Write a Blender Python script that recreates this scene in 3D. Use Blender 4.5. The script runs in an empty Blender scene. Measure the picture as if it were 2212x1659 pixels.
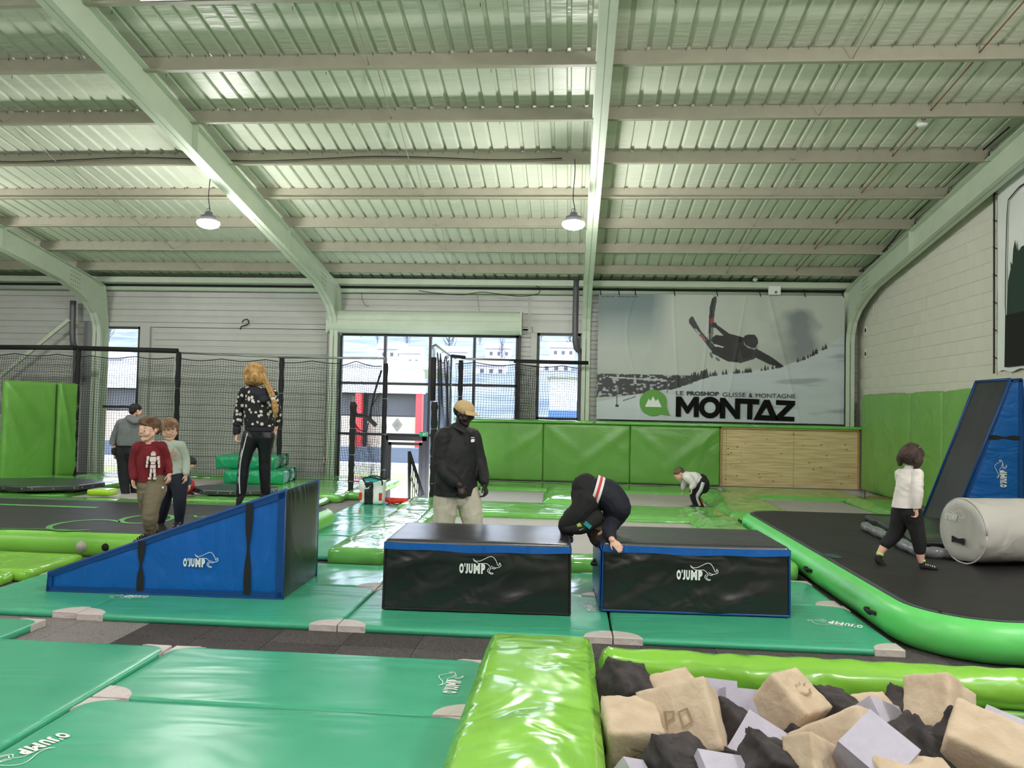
import bpy, bmesh, math, random
import numpy as np
from mathutils import Vector, Matrix, noise
random.seed(7)
SC = bpy.context.scene
C = SC.collection
V = Vector
# ---------------------------------------------------------------- camera
CAMP = V((0, 0, 1.6)); FPX = 1650.0
def _axes(yaw, pitch, roll):
    y, p, r = map(math.radians, (yaw, pitch, roll))
    F = V((-math.sin(y)*math.cos(p), math.cos(y)*math.cos(p), math.sin(p)))
    R0 = V((math.cos(y), math.sin(y), 0)); U0 = R0.cross(F)
    return R0*math.cos(r)+U0*math.sin(r), -R0*math.sin(r)+U0*math.cos(r), F
AR, AU, AF = _axes(4.48, 1.90, 1.24)
cam = bpy.data.cameras.new('camera'); cam.sensor_width = 36; cam.lens = FPX/2212*36; cam.clip_end = 800
camo = bpy.data.objects.new('camera', cam); C.objects.link(camo)
m = Matrix((AR, AU, -AF)).transposed().to_4x4(); m.translation = CAMP; camo.matrix_world = m
SC.camera = camo
def ray(px, py): return AF+AR*((px-1106)/FPX)-AU*((py-829.5)/FPX)
def gp(px, py, z=0.0): d = ray(px, py); return CAMP+d*((z-1.6)/d.z)     # point of the photo on the plane Z=z
def wp(px, py, y): d = ray(px, py); return CAMP+d*(y/d.y)               # on the plane Y=y
def xp(px, py, x): d = ray(px, py); return CAMP+d*(x/d.x)               # on the plane X=x
# ---------------------------------------------------------------- world, exposure
SC.view_settings.view_transform = 'Standard'; SC.view_settings.look = 'None'
SC.view_settings.exposure = 0.15; SC.view_settings.gamma = 1.0; SC.view_settings.use_curve_mapping = False
SC.cycles.use_denoising = True; SC.cycles.max_bounces = 8; SC.cycles.caustics_reflective = False; SC.cycles.caustics_refractive = False
SC.cycles.sample_clamp_indirect = 6
w = bpy.data.worlds.new('overcast_sky'); SC.world = w; w.use_nodes = True
wn = w.node_tree; bg = wn.nodes['Background']
tc = wn.nodes.new('ShaderNodeTexCoord'); sp = wn.nodes.new('ShaderNodeSeparateXYZ'); cr = wn.nodes.new('ShaderNodeValToRGB')
wn.links.new(tc.outputs['Generated'], sp.inputs[0]); wn.links.new(sp.outputs['Z'], cr.inputs[0]); wn.links.new(cr.outputs[0], bg.inputs[0])
cr.color_ramp.elements[0].position = 0.0; cr.color_ramp.elements[0].color = (.86, .90, 1, 1)
cr.color_ramp.elements[1].position = 0.7; cr.color_ramp.elements[1].color = (.80, .88, 1, 1)
bg.inputs[1].default_value = 6.5
LAMPS = [(-5.33, 10.68, 4.26), (-.02, 10.68, 4.26), (-10.6, 10.68, 4.26), (-5.3, 3.2, 4.9), (0.0, 3.2, 4.9), (-10.6, 3.2, 4.9), (4.6, 3.2, 4.9), (-2.6, -1.8, 5.3), (3.4, -1.8, 5.3)]
LAMP_W = 190
# ---------------------------------------------------------------- materials
def mat(name, col, rough=.5, metal=0.0, bump=(), var=0.0, vscale=3.0, spec=.5, coat=0.0, emit=None, col2=None, vdist=.5, detail=3):
    """bump: list of (scale, strength, (sx,sy,sz), distortion)"""
    m = bpy.data.materials.new(name); m.use_nodes = True; nt = m.node_tree; n = nt.nodes; L = nt.links
    b = n['Principled BSDF']; b.inputs['Base Color'].default_value = (*col, 1); b.inputs['Roughness'].default_value = rough
    b.inputs['Metallic'].default_value = metal; b.inputs['Specular IOR Level'].default_value = spec
    b.inputs['Coat Weight'].default_value = coat; b.inputs['Coat Roughness'].default_value = .08
    if emit: b.inputs['Emission Color'].default_value = (*emit[0], 1); b.inputs['Emission Strength'].default_value = emit[1]
    t = n.new('ShaderNodeTexCoord')
    if var > 0 or col2:
        ns = n.new('ShaderNodeTexNoise'); ns.inputs['Scale'].default_value = vscale; ns.inputs['Detail'].default_value = detail; ns.inputs['Distortion'].default_value = vdist
        L.new(t.outputs['Object'], ns.inputs['Vector'])
        r = n.new('ShaderNodeValToRGB'); L.new(ns.outputs['Fac'], r.inputs[0]); L.new(r.outputs[0], b.inputs['Base Color'])
        r.color_ramp.elements[0].position = .32; r.color_ramp.elements[1].position = .68
        a = col2 if col2 else tuple(c*(1-var) for c in col); z = col if col2 else tuple(min(1, c*(1+var)) for c in col)
        r.color_ramp.elements[0].color = (*a, 1); r.color_ramp.elements[1].color = (*z, 1)
    prev = None
    for (s, st, sc_, di) in bump:
        mp = n.new('ShaderNodeMapping'); mp.inputs['Scale'].default_value = sc_; L.new(t.outputs['Object'], mp.inputs[0])
        nz = n.new('ShaderNodeTexNoise'); nz.inputs['Scale'].default_value = s; nz.inputs['Detail'].default_value = 2; nz.inputs['Distortion'].default_value = di
        L.new(mp.outputs[0], nz.inputs['Vector'])
        bp = n.new('ShaderNodeBump'); bp.inputs['Strength'].default_value = st; bp.inputs['Distance'].default_value = .3/s
        L.new(nz.outputs['Fac'], bp.inputs['Height'])
        if prev: L.new(prev.outputs[0], bp.inputs['Normal'])
        prev = bp
    if prev:
        L.new(prev.outputs[0], b.inputs['Normal'])
        L.new(prev.outputs[0], b.inputs['Coat Normal'])
    return m
def srgb(r, g, b):
    f = lambda c: (c/255/12.92) if c/255 <= .04045 else ((c/255+.055)/1.055)**2.4
    return (f(r), f(g), f(b))
one = (1, 1, 1)
def vinyl(name, c, rough=.28, st=.25, sc=2.2, coat=.0, aniso=(1, 1, 1), spec=.6, fine=.035):
    return mat(name, c, rough, bump=[(sc, st, aniso, 1.2), (sc*5, fine, one, .4)], spec=spec, coat=coat, var=.06, vscale=1.3)
M = dict(
 green=vinyl('green mat vinyl', srgb(66, 168, 130), .34, .1, 1.4, aniso=(.5, 1.6, 1)),
 greena=vinyl('green aisle vinyl', srgb(76, 172, 138), .17, .08, 1.4),
 greenw=vinyl('crumpled green vinyl', srgb(20, 150, 100), .26, .5, 3),
 lime=vinyl('lime glossy vinyl', srgb(134, 196, 66), .2, .22, 2.0, coat=.3),
 limew=vinyl('lime wall vinyl', srgb(104, 162, 70), .34, .12, 1.3),
 limet=vinyl('trampoline pad vinyl', srgb(112, 184, 88), .15, .16, 1.5, coat=.3),
 limed=vinyl('side wall vinyl', srgb(124, 178, 88), .45, .3, 2.2),
 air=vinyl('inflatable green', srgb(104, 216, 110), .38, .05, 2),
 airl=vinyl('inflatable lime', srgb(134, 204, 76), .36, .06, 2),
 blue=vinyl('blue vinyl', srgb(6, 90, 174), .38, .3, 3, aniso=(1.6, 1, .6), fine=.15),
 blued=mat('dark blue piping', srgb(8, 64, 128), .45, bump=[(60, .1, one, 0)]),
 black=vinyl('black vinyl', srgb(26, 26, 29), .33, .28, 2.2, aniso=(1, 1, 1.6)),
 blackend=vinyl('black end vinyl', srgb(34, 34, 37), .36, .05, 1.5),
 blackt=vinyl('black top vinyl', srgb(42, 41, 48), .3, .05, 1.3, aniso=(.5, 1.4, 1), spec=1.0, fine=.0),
 bgrey=mat('dark webbing', srgb(24, 24, 26), .8, bump=[(90, .3, one, 0)]),
 track=mat('black inflatable top', srgb(30, 28, 30), .5, bump=[(220, .12, one, 0), (2, .08, one, .5)], var=.1, vscale=2),
 patch=mat('pinkish grey corner vinyl', srgb(205, 192, 188), .45, bump=[(9, .4, one, 1)]),
 white=mat('white print', srgb(238, 240, 238), .5),
 silver=mat('grey roller vinyl', srgb(196, 192, 186), .42, bump=[(3, .4, (1, 1, .6), 1)]),
 deck=mat('pale roof deck', srgb(214, 219, 202), .42, bump=[(1.5, .1, (1, 8, 1), 0)], var=.03),  # greenish cast is light bounced off the mats, put into the colour
 beam=mat('pale steel with green bounce tint', srgb(196, 208, 188), .5, var=.03, vscale=4),  # green of the steel is mat bounce light mixed into the base colour
 purl=mat('galvanised purlin steel', srgb(158, 156, 138), .5, metal=.0, var=.05, vscale=5),
 clad=mat('light grey cladding', srgb(190, 192, 186), .4, bump=[(1, .06, one, 0)], var=.03),
 dark=mat('gap shade and plain black', (.01, .01, .01), .9),  # shade of the eaves gap; plain black on frames, floor and print
 frame=mat('anthracite window frame', srgb(52, 52, 56), .45),
 alu=mat('grey aluminium', srgb(150, 152, 152), .35, metal=.6),
 foampad=mat('black foam sleeve', srgb(20, 20, 22), .75, bump=[(30, .5, one, .5)]),
 cord=mat('black net cord', srgb(26, 27, 27), .8),
 wood=mat('pine plywood', srgb(196, 168, 116), .55, bump=[(30, .06, (1, 1, 6), 0)], col2=srgb(168, 132, 80), vscale=1.0),
 osb=mat('raw board', srgb(160, 128, 88), .8, var=.25, vscale=30),
 block=mat('painted concrete block', srgb(222, 219, 206), .8, bump=[(40, .3, one, 0)], var=.04, vscale=2),
 mortar=mat('mortar joint', srgb(214, 211, 198), .9),
 carpet=mat('charcoal carpet', srgb(98, 90, 88), .95, bump=[(260, .8, one, 0)], col2=srgb(44, 40, 42), vscale=130, detail=2),
 carpetl=mat('grey carpet', srgb(150, 143, 140), .95, bump=[(260, .8, one, 0)], col2=srgb(104, 98, 98), vscale=130, detail=2),
 carpetd=mat('black carpet', srgb(84, 76, 76), .95, bump=[(260, .8, one, 0)], col2=srgb(34, 31, 33), vscale=130, detail=2),
 bed=mat('grey trampoline bed', srgb(178, 172, 166), .6, bump=[(300, .2, one, 0)], var=.05, vscale=1.4),
 cream=mat('cream foam', srgb(206, 186, 162), .9, bump=[(30, .5, one, .3), (140, .3, one, 0)], col2=srgb(188, 166, 142), vscale=9),
 charcoal=mat('charcoal foam', srgb(76, 70, 70), .95, bump=[(34, .35, one, .3), (150, .3, one, 0)], col2=srgb(42, 38, 40), vscale=8),
 lilac=mat('lilac grey foam', srgb(186, 180, 196), .85, bump=[(160, .4, one, 0)], var=.05, vscale=20),
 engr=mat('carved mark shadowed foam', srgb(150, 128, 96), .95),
 red=mat('red cloth', srgb(225, 50, 38), .8, bump=[(12, .5, one, .8)]),
 teal=mat('teal cloth', srgb(50, 160, 165), .8, bump=[(14, .5, one, .8)]),
 lamp=mat('lamp diffuser', (1, 1, 1), .4, emit=((1, .96, .98), 14)),
 lampb=mat('grey lamp housing', srgb(110, 110, 116), .4),
 pipe=mat('dark grey pvc pipe', srgb(88, 88, 92), .4),
 cable=mat('black cable', srgb(24, 24, 24), .7),
 grass=mat('lawn', srgb(128, 150, 76), .95, col2=srgb(176, 168, 104), vscale=2.5, bump=[(60, .6, one, 0)]),
 gravel=mat('pale gravel', srgb(190, 188, 184), .95, bump=[(20, .8, one, 0)], var=.3, vscale=14),
 hill=mat('wooded hillside', srgb(118, 126, 124), .95, col2=srgb(70, 82, 96), vscale=.09, bump=[(1, 1, one, 1)], detail=9),
 tree=mat('bare winter trees', srgb(74, 80, 88), .95, var=.3, vscale=1),
 house=mat('white render', srgb(196, 194, 194), .8), roof=mat('grey roof tiles', srgb(150, 140, 140), .8),
 fascia=mat('pale grey fascia', srgb(176, 178, 184), .6),
 facade=mat('pale metal facade', srgb(190, 194, 200), .5, bump=[(1, .2, (20, 1, 1), 0)]),
 redp=mat('red painted column', srgb(205, 60, 66), .5), opening=mat('dark shop window', srgb(70, 72, 80), .5),
 bluep=mat('blue panel', srgb(70, 105, 170), .5), beige=mat('beige panel', srgb(190, 178, 164), .7), slate=mat('dark grey wall', srgb(84, 92, 106), .8),
 exitg=mat('exit sign green', srgb(20, 130, 90), .4),
)
def glass():
    m = bpy.data.materials.new('window glass'); m.use_nodes = True; n = m.node_tree.nodes; L = m.node_tree.links
    n.remove(n['Principled BSDF']); t = n.new('ShaderNodeBsdfTransparent'); t.inputs[0].default_value = (.93, .95, 1, 1)
    g = n.new('ShaderNodeBsdfGlossy'); g.inputs['Roughness'].default_value = .02; f = n.new('ShaderNodeFresnel'); f.inputs[0].default_value = 1.45
    x = n.new('ShaderNodeMixShader'); L.new(f.outputs[0], x.inputs[0]); L.new(t.outputs[0], x.inputs[1]); L.new(g.outputs[0], x.inputs[2])
    L.new(x.outputs[0], n['Material Output'].inputs[0]); return m
M['glass'] = glass()
# ---------------------------------------------------------------- object helpers
def obj(name, verts, faces, m, parent=None, smooth=False, mats=None, fmat=None):
    me = bpy.data.meshes.new(name); me.from_pydata([tuple(v) for v in verts], [], faces)
    for mm in (mats or [m]): me.materials.append(mm)
    if fmat is not None: me.polygons.foreach_set('material_index', fmat)
    if smooth: me.polygons.foreach_set('use_smooth', [True]*len(me.polygons))
    me.update()
    o = bpy.data.objects.new(name, me); C.objects.link(o)
    if parent is not None: o.parent = parent
    return o
class MB:
    def __init__(s): s.v = []; s.f = []; s.m = []; s.cur = 0
    def add(s, vs, fs):
        k = len(s.v); s.v += [V(v) for v in vs]; s.f += [tuple(i+k for i in f) for f in fs]; s.m += [s.cur]*len(fs); return s
    def box(s, a, b, T=None):
        (x0, y0, z0), (x1, y1, z1) = a, b
        vs = [V(p) for p in ((x0,y0,z0),(x1,y0,z0),(x1,y1,z0),(x0,y1,z0),(x0,y0,z1),(x1,y0,z1),(x1,y1,z1),(x0,y1,z1))]
        if T: vs = [T@v for v in vs]
        return s.add(vs, [(0,3,2,1),(4,5,6,7),(0,1,5,4),(1,2,6,5),(2,3,7,6),(3,0,4,7)])
    def tube(s, pts, r, n=8, cap=True):
        pts = [V(p) for p in pts]; rs = r if isinstance(r, (list, tuple)) else [r]*len(pts); vs = []; fs = []
        up = None
        for i, p in enumerate(pts):
            t = (pts[min(i+1, len(pts)-1)]-pts[max(i-1, 0)]).normalized()
            if up is None: up = t.orthogonal().normalized()
            up = (up-t*up.dot(t)).normalized(); sd = t.cross(up)
            vs += [p+(up*math.cos(a)+sd*math.sin(a))*rs[i] for a in (2*math.pi*k/n for k in range(n))]
        for i in range(len(pts)-1):
            fs += [(i*n+k, i*n+(k+1) % n, (i+1)*n+(k+1) % n, (i+1)*n+k) for k in range(n)]
        if cap: fs += [tuple(range(n))[::-1], tuple((len(pts)-1)*n+k for k in range(n))]
        return s.add(vs, fs)
    def prism(s, poly, d):      # poly: list of 3D points (planar), d: extrude vector
        n = len(poly); poly = [V(p) for p in poly]; d = V(d)
        return s.add(poly+[p+d for p in poly], [tuple(range(n))[::-1], tuple(range(n, 2*n))]+[(i, (i+1) % n, n+(i+1) % n, n+i) for i in range(n)])
    def build(s, name, m, parent=None, smooth=False, mats=None):
        return obj(name, s.v, s.f, m, parent, smooth, mats, s.m if mats else None)
def box(name, a, b, m, parent=None, bev=0.0, T=None):
    o = MB().box(a, b, T).build(name, m, parent)
    if bev: bevel(o, bev)
    return o
def bevel(o, w, seg=2):
    bm = bmesh.new(); bm.from_mesh(o.data)
    bmesh.ops.bevel(bm, geom=bm.edges[:], offset=w, segments=seg, affect='EDGES', profile=.6); bm.to_mesh(o.data); bm.free()
def empty(name, loc=(0, 0, 0)):
    o = bpy.data.objects.new(name, None); C.objects.link(o); o.location = loc; o.empty_display_size = .1; return o
def tag(o, label, cat, group=None):
    o['label'] = label; o['category'] = cat
    if group: o['group'] = group
    return o
def st(o, label=None):
    o['kind'] = 'structure'
    if label: o['label'] = label
    return o
def reparent_keep(o, root): o.parent = root; o.matrix_parent_inverse = Matrix.Translation(root.location).inverted(); return o
def T3(loc, rz=0.0, rx=0.0, ry=0.0): return Matrix.Translation(V(loc))@Matrix.Rotation(rz, 4, 'Z')@Matrix.Rotation(rx, 4, 'X')@Matrix.Rotation(ry, 4, 'Y')
def rbox(name, dim, r, seg, m, parent=None, T=None, puff=0.0, wr=0.0, ws=3.0, crease=(), seed=0, shape=None, wdir=None):
    """rounded, softly puffed and wrinkled cushion; dim=(x,y,z) full size, centred at origin before T; crease=((face axis, (u0,v0),(u1,v1),width,amp),..)"""
    hx = V(dim)/2; n = seg if isinstance(seg, tuple) else (seg, seg, seg); idx = {}; vs = []; fs = []
    def ease(t):        # more vertices near the edges
        return math.copysign(1-(1-abs(t))**1.35, t)
    def vid(i, j, k):
        key = (i, j, k)
        if key not in idx:
            u = V((ease(2*i/n[0]-1), ease(2*j/n[1]-1), ease(2*k/n[2]-1)))
            p = V((u.x*hx.x, u.y*hx.y, u.z*hx.z))
            q = V([max(-(hx[a]-r), min(hx[a]-r, p[a])) for a in range(3)]); d = p-q
            if d.length > 1e-9: nn = d.normalized(); p = q+nn*min(r, d.length) if d.length > r else p; nn = d.normalized()
            else: nn = V((0, 0, 0))
            w_ = (1-u.x**4)*(1-u.y**4)*(1-u.z**4)
            big = max(range(3), key=lambda a: abs(u[a])); nm = V((0, 0, 0)); nm[big] = math.copysign(1, u[big])
            a, b = [x for x in range(3) if x != big]
            p = p+nm*puff*(1-u[a]**4)*(1-u[b]**4)
            if wr:
                ed = .35+.65*(1-abs(u[a])**6)*(1-abs(u[b])**6)
                s_ = p*ws+V((seed*7.3, seed*3.1, 0))
                if wdir: s_ = V((s_.x*wdir[0], s_.y*wdir[1], s_.z*wdir[2]))
                f = noise.noise(s_)+.5*(1-2*abs(noise.noise(s_*2.3+V((5, 5, 5)))))
                p = p+nm*wr*ed*(f-.3)
            for (ax, c0, c1, wd, am) in crease:
                if big == ax or (ax == 1 and big == 1):
                    P = V((u[a], u[b])); A = V(c0); B = V(c1); t = max(0, min(1, (P-A).dot(B-A)/(B-A).length_squared)); dd = (P-(A+(B-A)*t)).length
                    p = p+nm*am*math.exp(-(dd/wd)**2)*math.sin(math.pi*min(1, .15+t))
            idx[key] = len(vs)
            if shape: p = shape(p, u)
            vs.append(T@p if T else p)
        return idx[key]
    X, Y, Z = n
    for i in range(X):
        for j in range(Y):
            fs.append((vid(i,j,Z), vid(i+1,j,Z), vid(i+1,j+1,Z), vid(i,j+1,Z))); fs.append((vid(i,j,0), vid(i,j+1,0), vid(i+1,j+1,0), vid(i+1,j,0)))
    for i in range(X):
        for k in range(Z):
            fs.append((vid(i,0,k), vid(i+1,0,k), vid(i+1,0,k+1), vid(i,0,k+1))); fs.append((vid(i,Y,k), vid(i,Y,k+1), vid(i+1,Y,k+1), vid(i+1,Y,k)))
    for j in range(Y):
        for k in range(Z):
            fs.append((vid(0,j,k), vid(0,j,k+1), vid(0,j+1,k+1), vid(0,j+1,k))); fs.append((vid(X,j,k), vid(X,j+1,k), vid(X,j+1,k+1), vid(X,j,k+1)))
    return obj(name, vs, fs, m, parent, True)
def lathe(mb, prof, n=24, T=None):
    vs = [V((r*math.cos(2*math.pi*k/n), r*math.sin(2*math.pi*k/n), z)) for r, z in prof for k in range(n)]
    if T: vs = [T@v for v in vs]
    fs = [(i*n+k, i*n+(k+1) % n, (i+1)*n+(k+1) % n, (i+1)*n+k) for i in range(len(prof)-1) for k in range(n)]
    return mb.add(vs, fs)
def ribbon(mb, pts, w, T=None, z=0.0):
    """flat stroke in the local xy plane"""
    P = [V((p[0], p[1])) for p in pts]; L = []; R = []
    for i, p in enumerate(P):
        t = (P[min(i+1, len(P)-1)]-P[max(0, i-1)]).normalized(); nrm = V((-t.y, t.x))*w/2*(1 if 0 < i < len(P)-1 else .5)
        L.append(V((p.x+nrm.x, p.y+nrm.y, z))); R.append(V((p.x-nrm.x, p.y-nrm.y, z)))
    vs = L+R; k = len(P)
    if T: vs = [T@v for v in vs]
    return mb.add(vs, [(k+i, k+i+1, i+1, i) for i in range(k-1)])
def spline(P, n=6):
    P = [V(p) for p in P]; out = []
    for i in range(len(P)-1):
        a, b, c, d = P[max(i-1, 0)], P[i], P[i+1], P[min(i+2, len(P)-1)]
        for k in range(n):
            t = k/n; out.append(.5*((2*b)+(c-a)*t+(2*a-5*b+4*c-d)*t*t+(3*b-a-3*c+d)*t**3))
    return out+[P[-1]]
_tc = {}
def textmesh(s, bold=0.0):
    if (s, bold) in _tc: return _tc[(s, bold)]
    cu = bpy.data.curves.new('txt', 'FONT'); cu.body = s; cu.offset = bold; cu.resolution_u = 3
    o = bpy.data.objects.new('txt', cu); C.objects.link(o); bpy.context.view_layer.update()
    me = o.to_mesh(); vs = [v.co.copy() for v in me.vertices]; fs = [tuple(p.vertices) for p in me.polygons]; o.to_mesh_clear()
    bpy.data.objects.remove(o); bpy.data.curves.remove(cu)
    x0 = min(v.x for v in vs); x1 = max(v.x for v in vs); y0 = min(v.y for v in vs); y1 = max(v.y for v in vs)
    vs = [V(((v.x-x0)/(x1-x0), (v.y-y0)/(y1-y0), 0)) for v in vs]; _tc[(s, bold)] = (vs, fs); return vs, fs
def text(mb, s, x0, y0, w_, h_, T, bold=.0, z=0.0):
    vs, fs = textmesh(s, bold); mb.add([T@V((x0+v.x*w_, y0+v.y*h_, z)) for v in vs], fs)
def frame_T(o, ex, ey):        # local xy plane frame: origin, x direction, y direction
    ex = V(ex).normalized(); ey = V(ey); ey = (ey-ex*ey.dot(ex)).normalized(); ez = ex.cross(ey)
    m = Matrix((ex, ey, ez)).transposed().to_4x4(); m.translation = V(o); return m
def logo(parent, o, ex, ey, h, off=.004, squash=1.0):
    """lettering and leaping kangaroo outline, h = letter height"""
    T = frame_T(o, ex, ey); mb = MB(); s = h/53.0
    for ch, x_, w_ in (('O', 0, 24), ('J', 33, 14), ('U', 51, 21), ('M', 77, 34), ('P', 117, 22)): text(mb, ch, x_*s, 0, w_*s, h, T, .07, off)
    text(mb, "'", 27*s, h*.68, 6*s, h*.34, T, .03, off)
    def K(L): return [((x-1175)*s, (628-y)*s) for x, y in L]
    for L in ([(1247,548),(1262,560),(1285,560),(1310,548),(1335,536),(1352,536),(1366,548),(1376,566),(1380,578),(1388,580),(1390,566),(1398,580),(1388,590),(1372,594),(1362,600),(1348,596)],
              [(1250,556),(1275,572),(1300,573),(1322,573),(1338,586),(1344,598),(1336,609),(1342,619),(1358,624),(1345,627),(1330,617),(1327,607),(1336,594)],
              [(1372,594),(1354,590),(1347,583)]):
        ribbon(mb, [(p.x, p.y) for p in spline([(x, y, 0) for x, y in K(L)], 4)], 3.2*s, T, off)
    return mb.build('logo', M['white'], parent)
# ================================================================ THE HALL
FX = [-15.75, -10.42, -5.1, .28, 5.62]          # portal frames
zl = lambda y: 4.5+.175*(12-y)                   # underside of the rafters
zp = lambda y: 4.27+.17*(15.7-y)                 # underside of the purlins
zd = lambda y: zp(y)+.19                         # underside of the deck
PIT = (.17, 4.6, .4, 4.5)
WELL = (-3.72, -2.25, 13.35)
fl = MB()
for a, b in (((-18,-3.5),(PIT[0],8)), ((PIT[1],-3.5),(7,8)), ((PIT[0],-3.5),(PIT[1],PIT[2])), ((PIT[0],PIT[3]),(PIT[1],8)), ((-18,8),(WELL[0],16.3)), ((WELL[1],8),(7,16.3)), ((WELL[0],8),(WELL[1],WELL[2]))):
    fl.box((a[0], a[1], -.12), (b[0], b[1], -.004))
floor = st(fl.build('floor', M['carpetd']), 'dark carpet floor under the mats')
tiles = {}
def tile(i, j, mt):
    if mt not in tiles:
        tiles[mt] = MB().box((.002, .002, -.003), (.498, .498, .003)).build('carpet_tile', M[mt], floor); o = tiles[mt]
    else:
        o = tiles[mt].copy(); C.objects.link(o); o.parent = floor
    o.location = (i*.5, j*.5+.05, 0); o.rotation_euler = (0, 0, 0)
for i in range(-13, 8):
    for j in range(8, 11):
        if i*.5+.5 > PIT[0] and j == 8 and i*.5 < PIT[1]: continue
        if i < -6: k = 'carpetl'
        elif i < -4: k = 'carpetd'
        else: k = ['carpet', 'carpetd', 'carpet', 'carpet'][(i*3+j*5) % 4]
        tile(i, j, k)
for i in range(-12, -6):
    for j in range(11, 16): tile(i, j, 'carpetl')
for i in range(-9, -4):
    for j in range(19, 26): tile(i, j, 'carpetl')
# roof: deck sheets with trapezoid ribs, purlins, frames
ceiling = st(empty('ceiling', (0, 0, 0)), 'pale corrugated steel roof on purlins, green bounce light in its colour')
PIT_R = .2225
def sheet(name, nr, y0, y1, step=0.0):
    prof = []; x = 0
    for k in range(nr): prof += [(x, 0), (x+.148, 0), (x+.163, .034), (x+.197, .034), (x+.212, 0)]; x += PIT_R
    prof.append((x, 0)); ys = [y0, y1]
    vs = [V((px, y, zd(y)+pz+step)) for y in ys for px, pz in prof]; n = len(prof)
    return vs, [(i, i+1, n+i+1, n+i) for i in range(n-1)]
for (y0, y1, stp) in ((10.75, 16.45, 0.0), (4.4, 11.0, .006), (-3.5, 4.6, .0)):
    vs, fs = sheet('s', 5, y0, y1, stp); src = None
    x = 5.95-PIT_R*5
    while x > -17.5:
        if src is None: src = obj('roof_sheet', vs, fs, M['deck'], ceiling); o = src
        else: o = src.copy(); C.objects.link(o); o.parent = ceiling
        o.location = (x, 0, 0); x -= PIT_R*5
scr = MB()
PY = [15.3-1.125*k for k in range(17)]
for y in PY:
    if 6 < y < 15:
        for k in range(76):
            for dy in (.16,):
                X_ = 5.8-k*PIT_R+.07; Y_ = y-.02+(.35 if k % 9 == 4 else 0); scr.tube([(X_, Y_, zd(Y_)+.02), (X_+.004, Y_-.004, zd(Y_)-.035)], .0035, 3)
o = scr.build('deck_screws', M['bgrey'], ceiling); o['kind'] = 'stuff'
for i, y in enumerate(PY):
    z = zp(y); w_ = MB(); x0, x1 = -17.4, 5.62
    prof = [(y+.055, z+.19), (y+.055, z+.184), (y-.003, z+.184), (y-.003, z), (y-.07, z), (y-.07, z+.022), (y-.064, z+.022), (y-.064, z+.006), (y+.003, z+.006), (y+.003, z+.19)]
    w_.prism([(x0, a, b) for a, b in prof], (x1-x0, 0, 0))
    w_.build('purlin', M['purl'], ceiling)
for x in FX:                                     # steel portal frames
    fr = st(empty('steel_frame', (x, 15.95, -1)), 'pale steel portal frame, rafter and column, green bounce light in its colour'); loc = V((x, 15.95, -1))
    inner = [(-3.5, zl(-3.5)), (9, zl(9)), (14.7, zl(14.7)), (15.2, 3.86), (15.55, 3.70), (15.8, 3.5), (15.93, 3.26), (15.95, 3.1), (15.95, -1)]
    outer = [(-3.5, zl(-3.5)+.4), (9, zl(9)+.4), (14.7, zl(14.7)+.4), (15.2, zl(15.2)+.4), (15.55, zl(15.55)+.4), (15.8, zl(15.8)+.39), (16.1, zl(16.1)+.36), (16.29, 3.1), (16.29, -1)]
    def part(pin, pout, name, a, b):
        n = b-a+1; mb = MB()
        P = [V((0, y-15.95, z+1)) for y, z in pin[a:b+1]]; Q = [V((0, y-15.95, z+1)) for y, z in pout[a:b+1]]
        for i in range(n-1):
            dx = V((.006, 0, 0)); mb.add([P[i]-dx, P[i+1]-dx, Q[i+1]-dx, Q[i]-dx, P[i]+dx, P[i+1]+dx, Q[i+1]+dx, Q[i]+dx], [(0,1,2,3),(7,6,5,4),(0,4,5,1),(3,2,6,7)])
            for A, B, s in ((P[i], P[i+1], 1), (Q[i], Q[i+1], -1)):
                t = (B-A).normalized(); nrm = V((0, -t.z, t.y))*(.014*s)
                if (Q[i]-P[i]).dot(nrm)*s < 0: nrm = -nrm
                h = V((.085, 0, 0)); mb.add([A-h, B-h, B+h, A+h, A-h+nrm, B-h+nrm, B+h+nrm, A+h+nrm], [(0,1,2,3),(7,6,5,4),(0,4,5,1),(1,5,6,2),(2,6,7,3),(3,7,4,0)])
        return mb.build(name, M['beam'], fr)
    part(inner, outer, 'rafter', 0, 2); part(inner, outer, 'knee', 2, 7); part(inner, outer, 'column', 7, 8)
    for y in (9.69, 13.09):
        pl = MB(); pl.box((-.082, -.006, 0), (.082, .006, .4)); o = pl.build('stiffener', M['beam'], fr); o.location = (0, y-15.95, zl(y)+1)
    bt = MB()
    for i in range(5):
        for j in range(4): bt.box((-.014, 15.02-15.95+i*.07, 1+4.0+j*.09-i*.012), (.014, 15.045-15.95+i*.07, 1+4.025+j*.09-i*.012))
    bt.build('bolts', M['purl'], fr)
for x in (-13.1, -7.75, -2.4, 3.0):              # sag rods between purlins
    for k in range(1, len(PY)-6):
        a, b = PY[k-1], PY[k]; MB().tube([(x, a, zp(a)+.03), (x+.05, b, zp(b)+.15)], .006, 4).build('sag_rod', M['purl'], ceiling)
o = MB()                                          # rusty brace rods near the right wall
for k in range(1, 9): a, b = PY[k-1], PY[k]; o.tube([(4.35, a, zp(a)+.1), (4.42, b, zp(b)+.16)], .009, 5)
o.build('brace_rod', mat('rusty rod', srgb(132, 96, 70), .7), ceiling)
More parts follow.
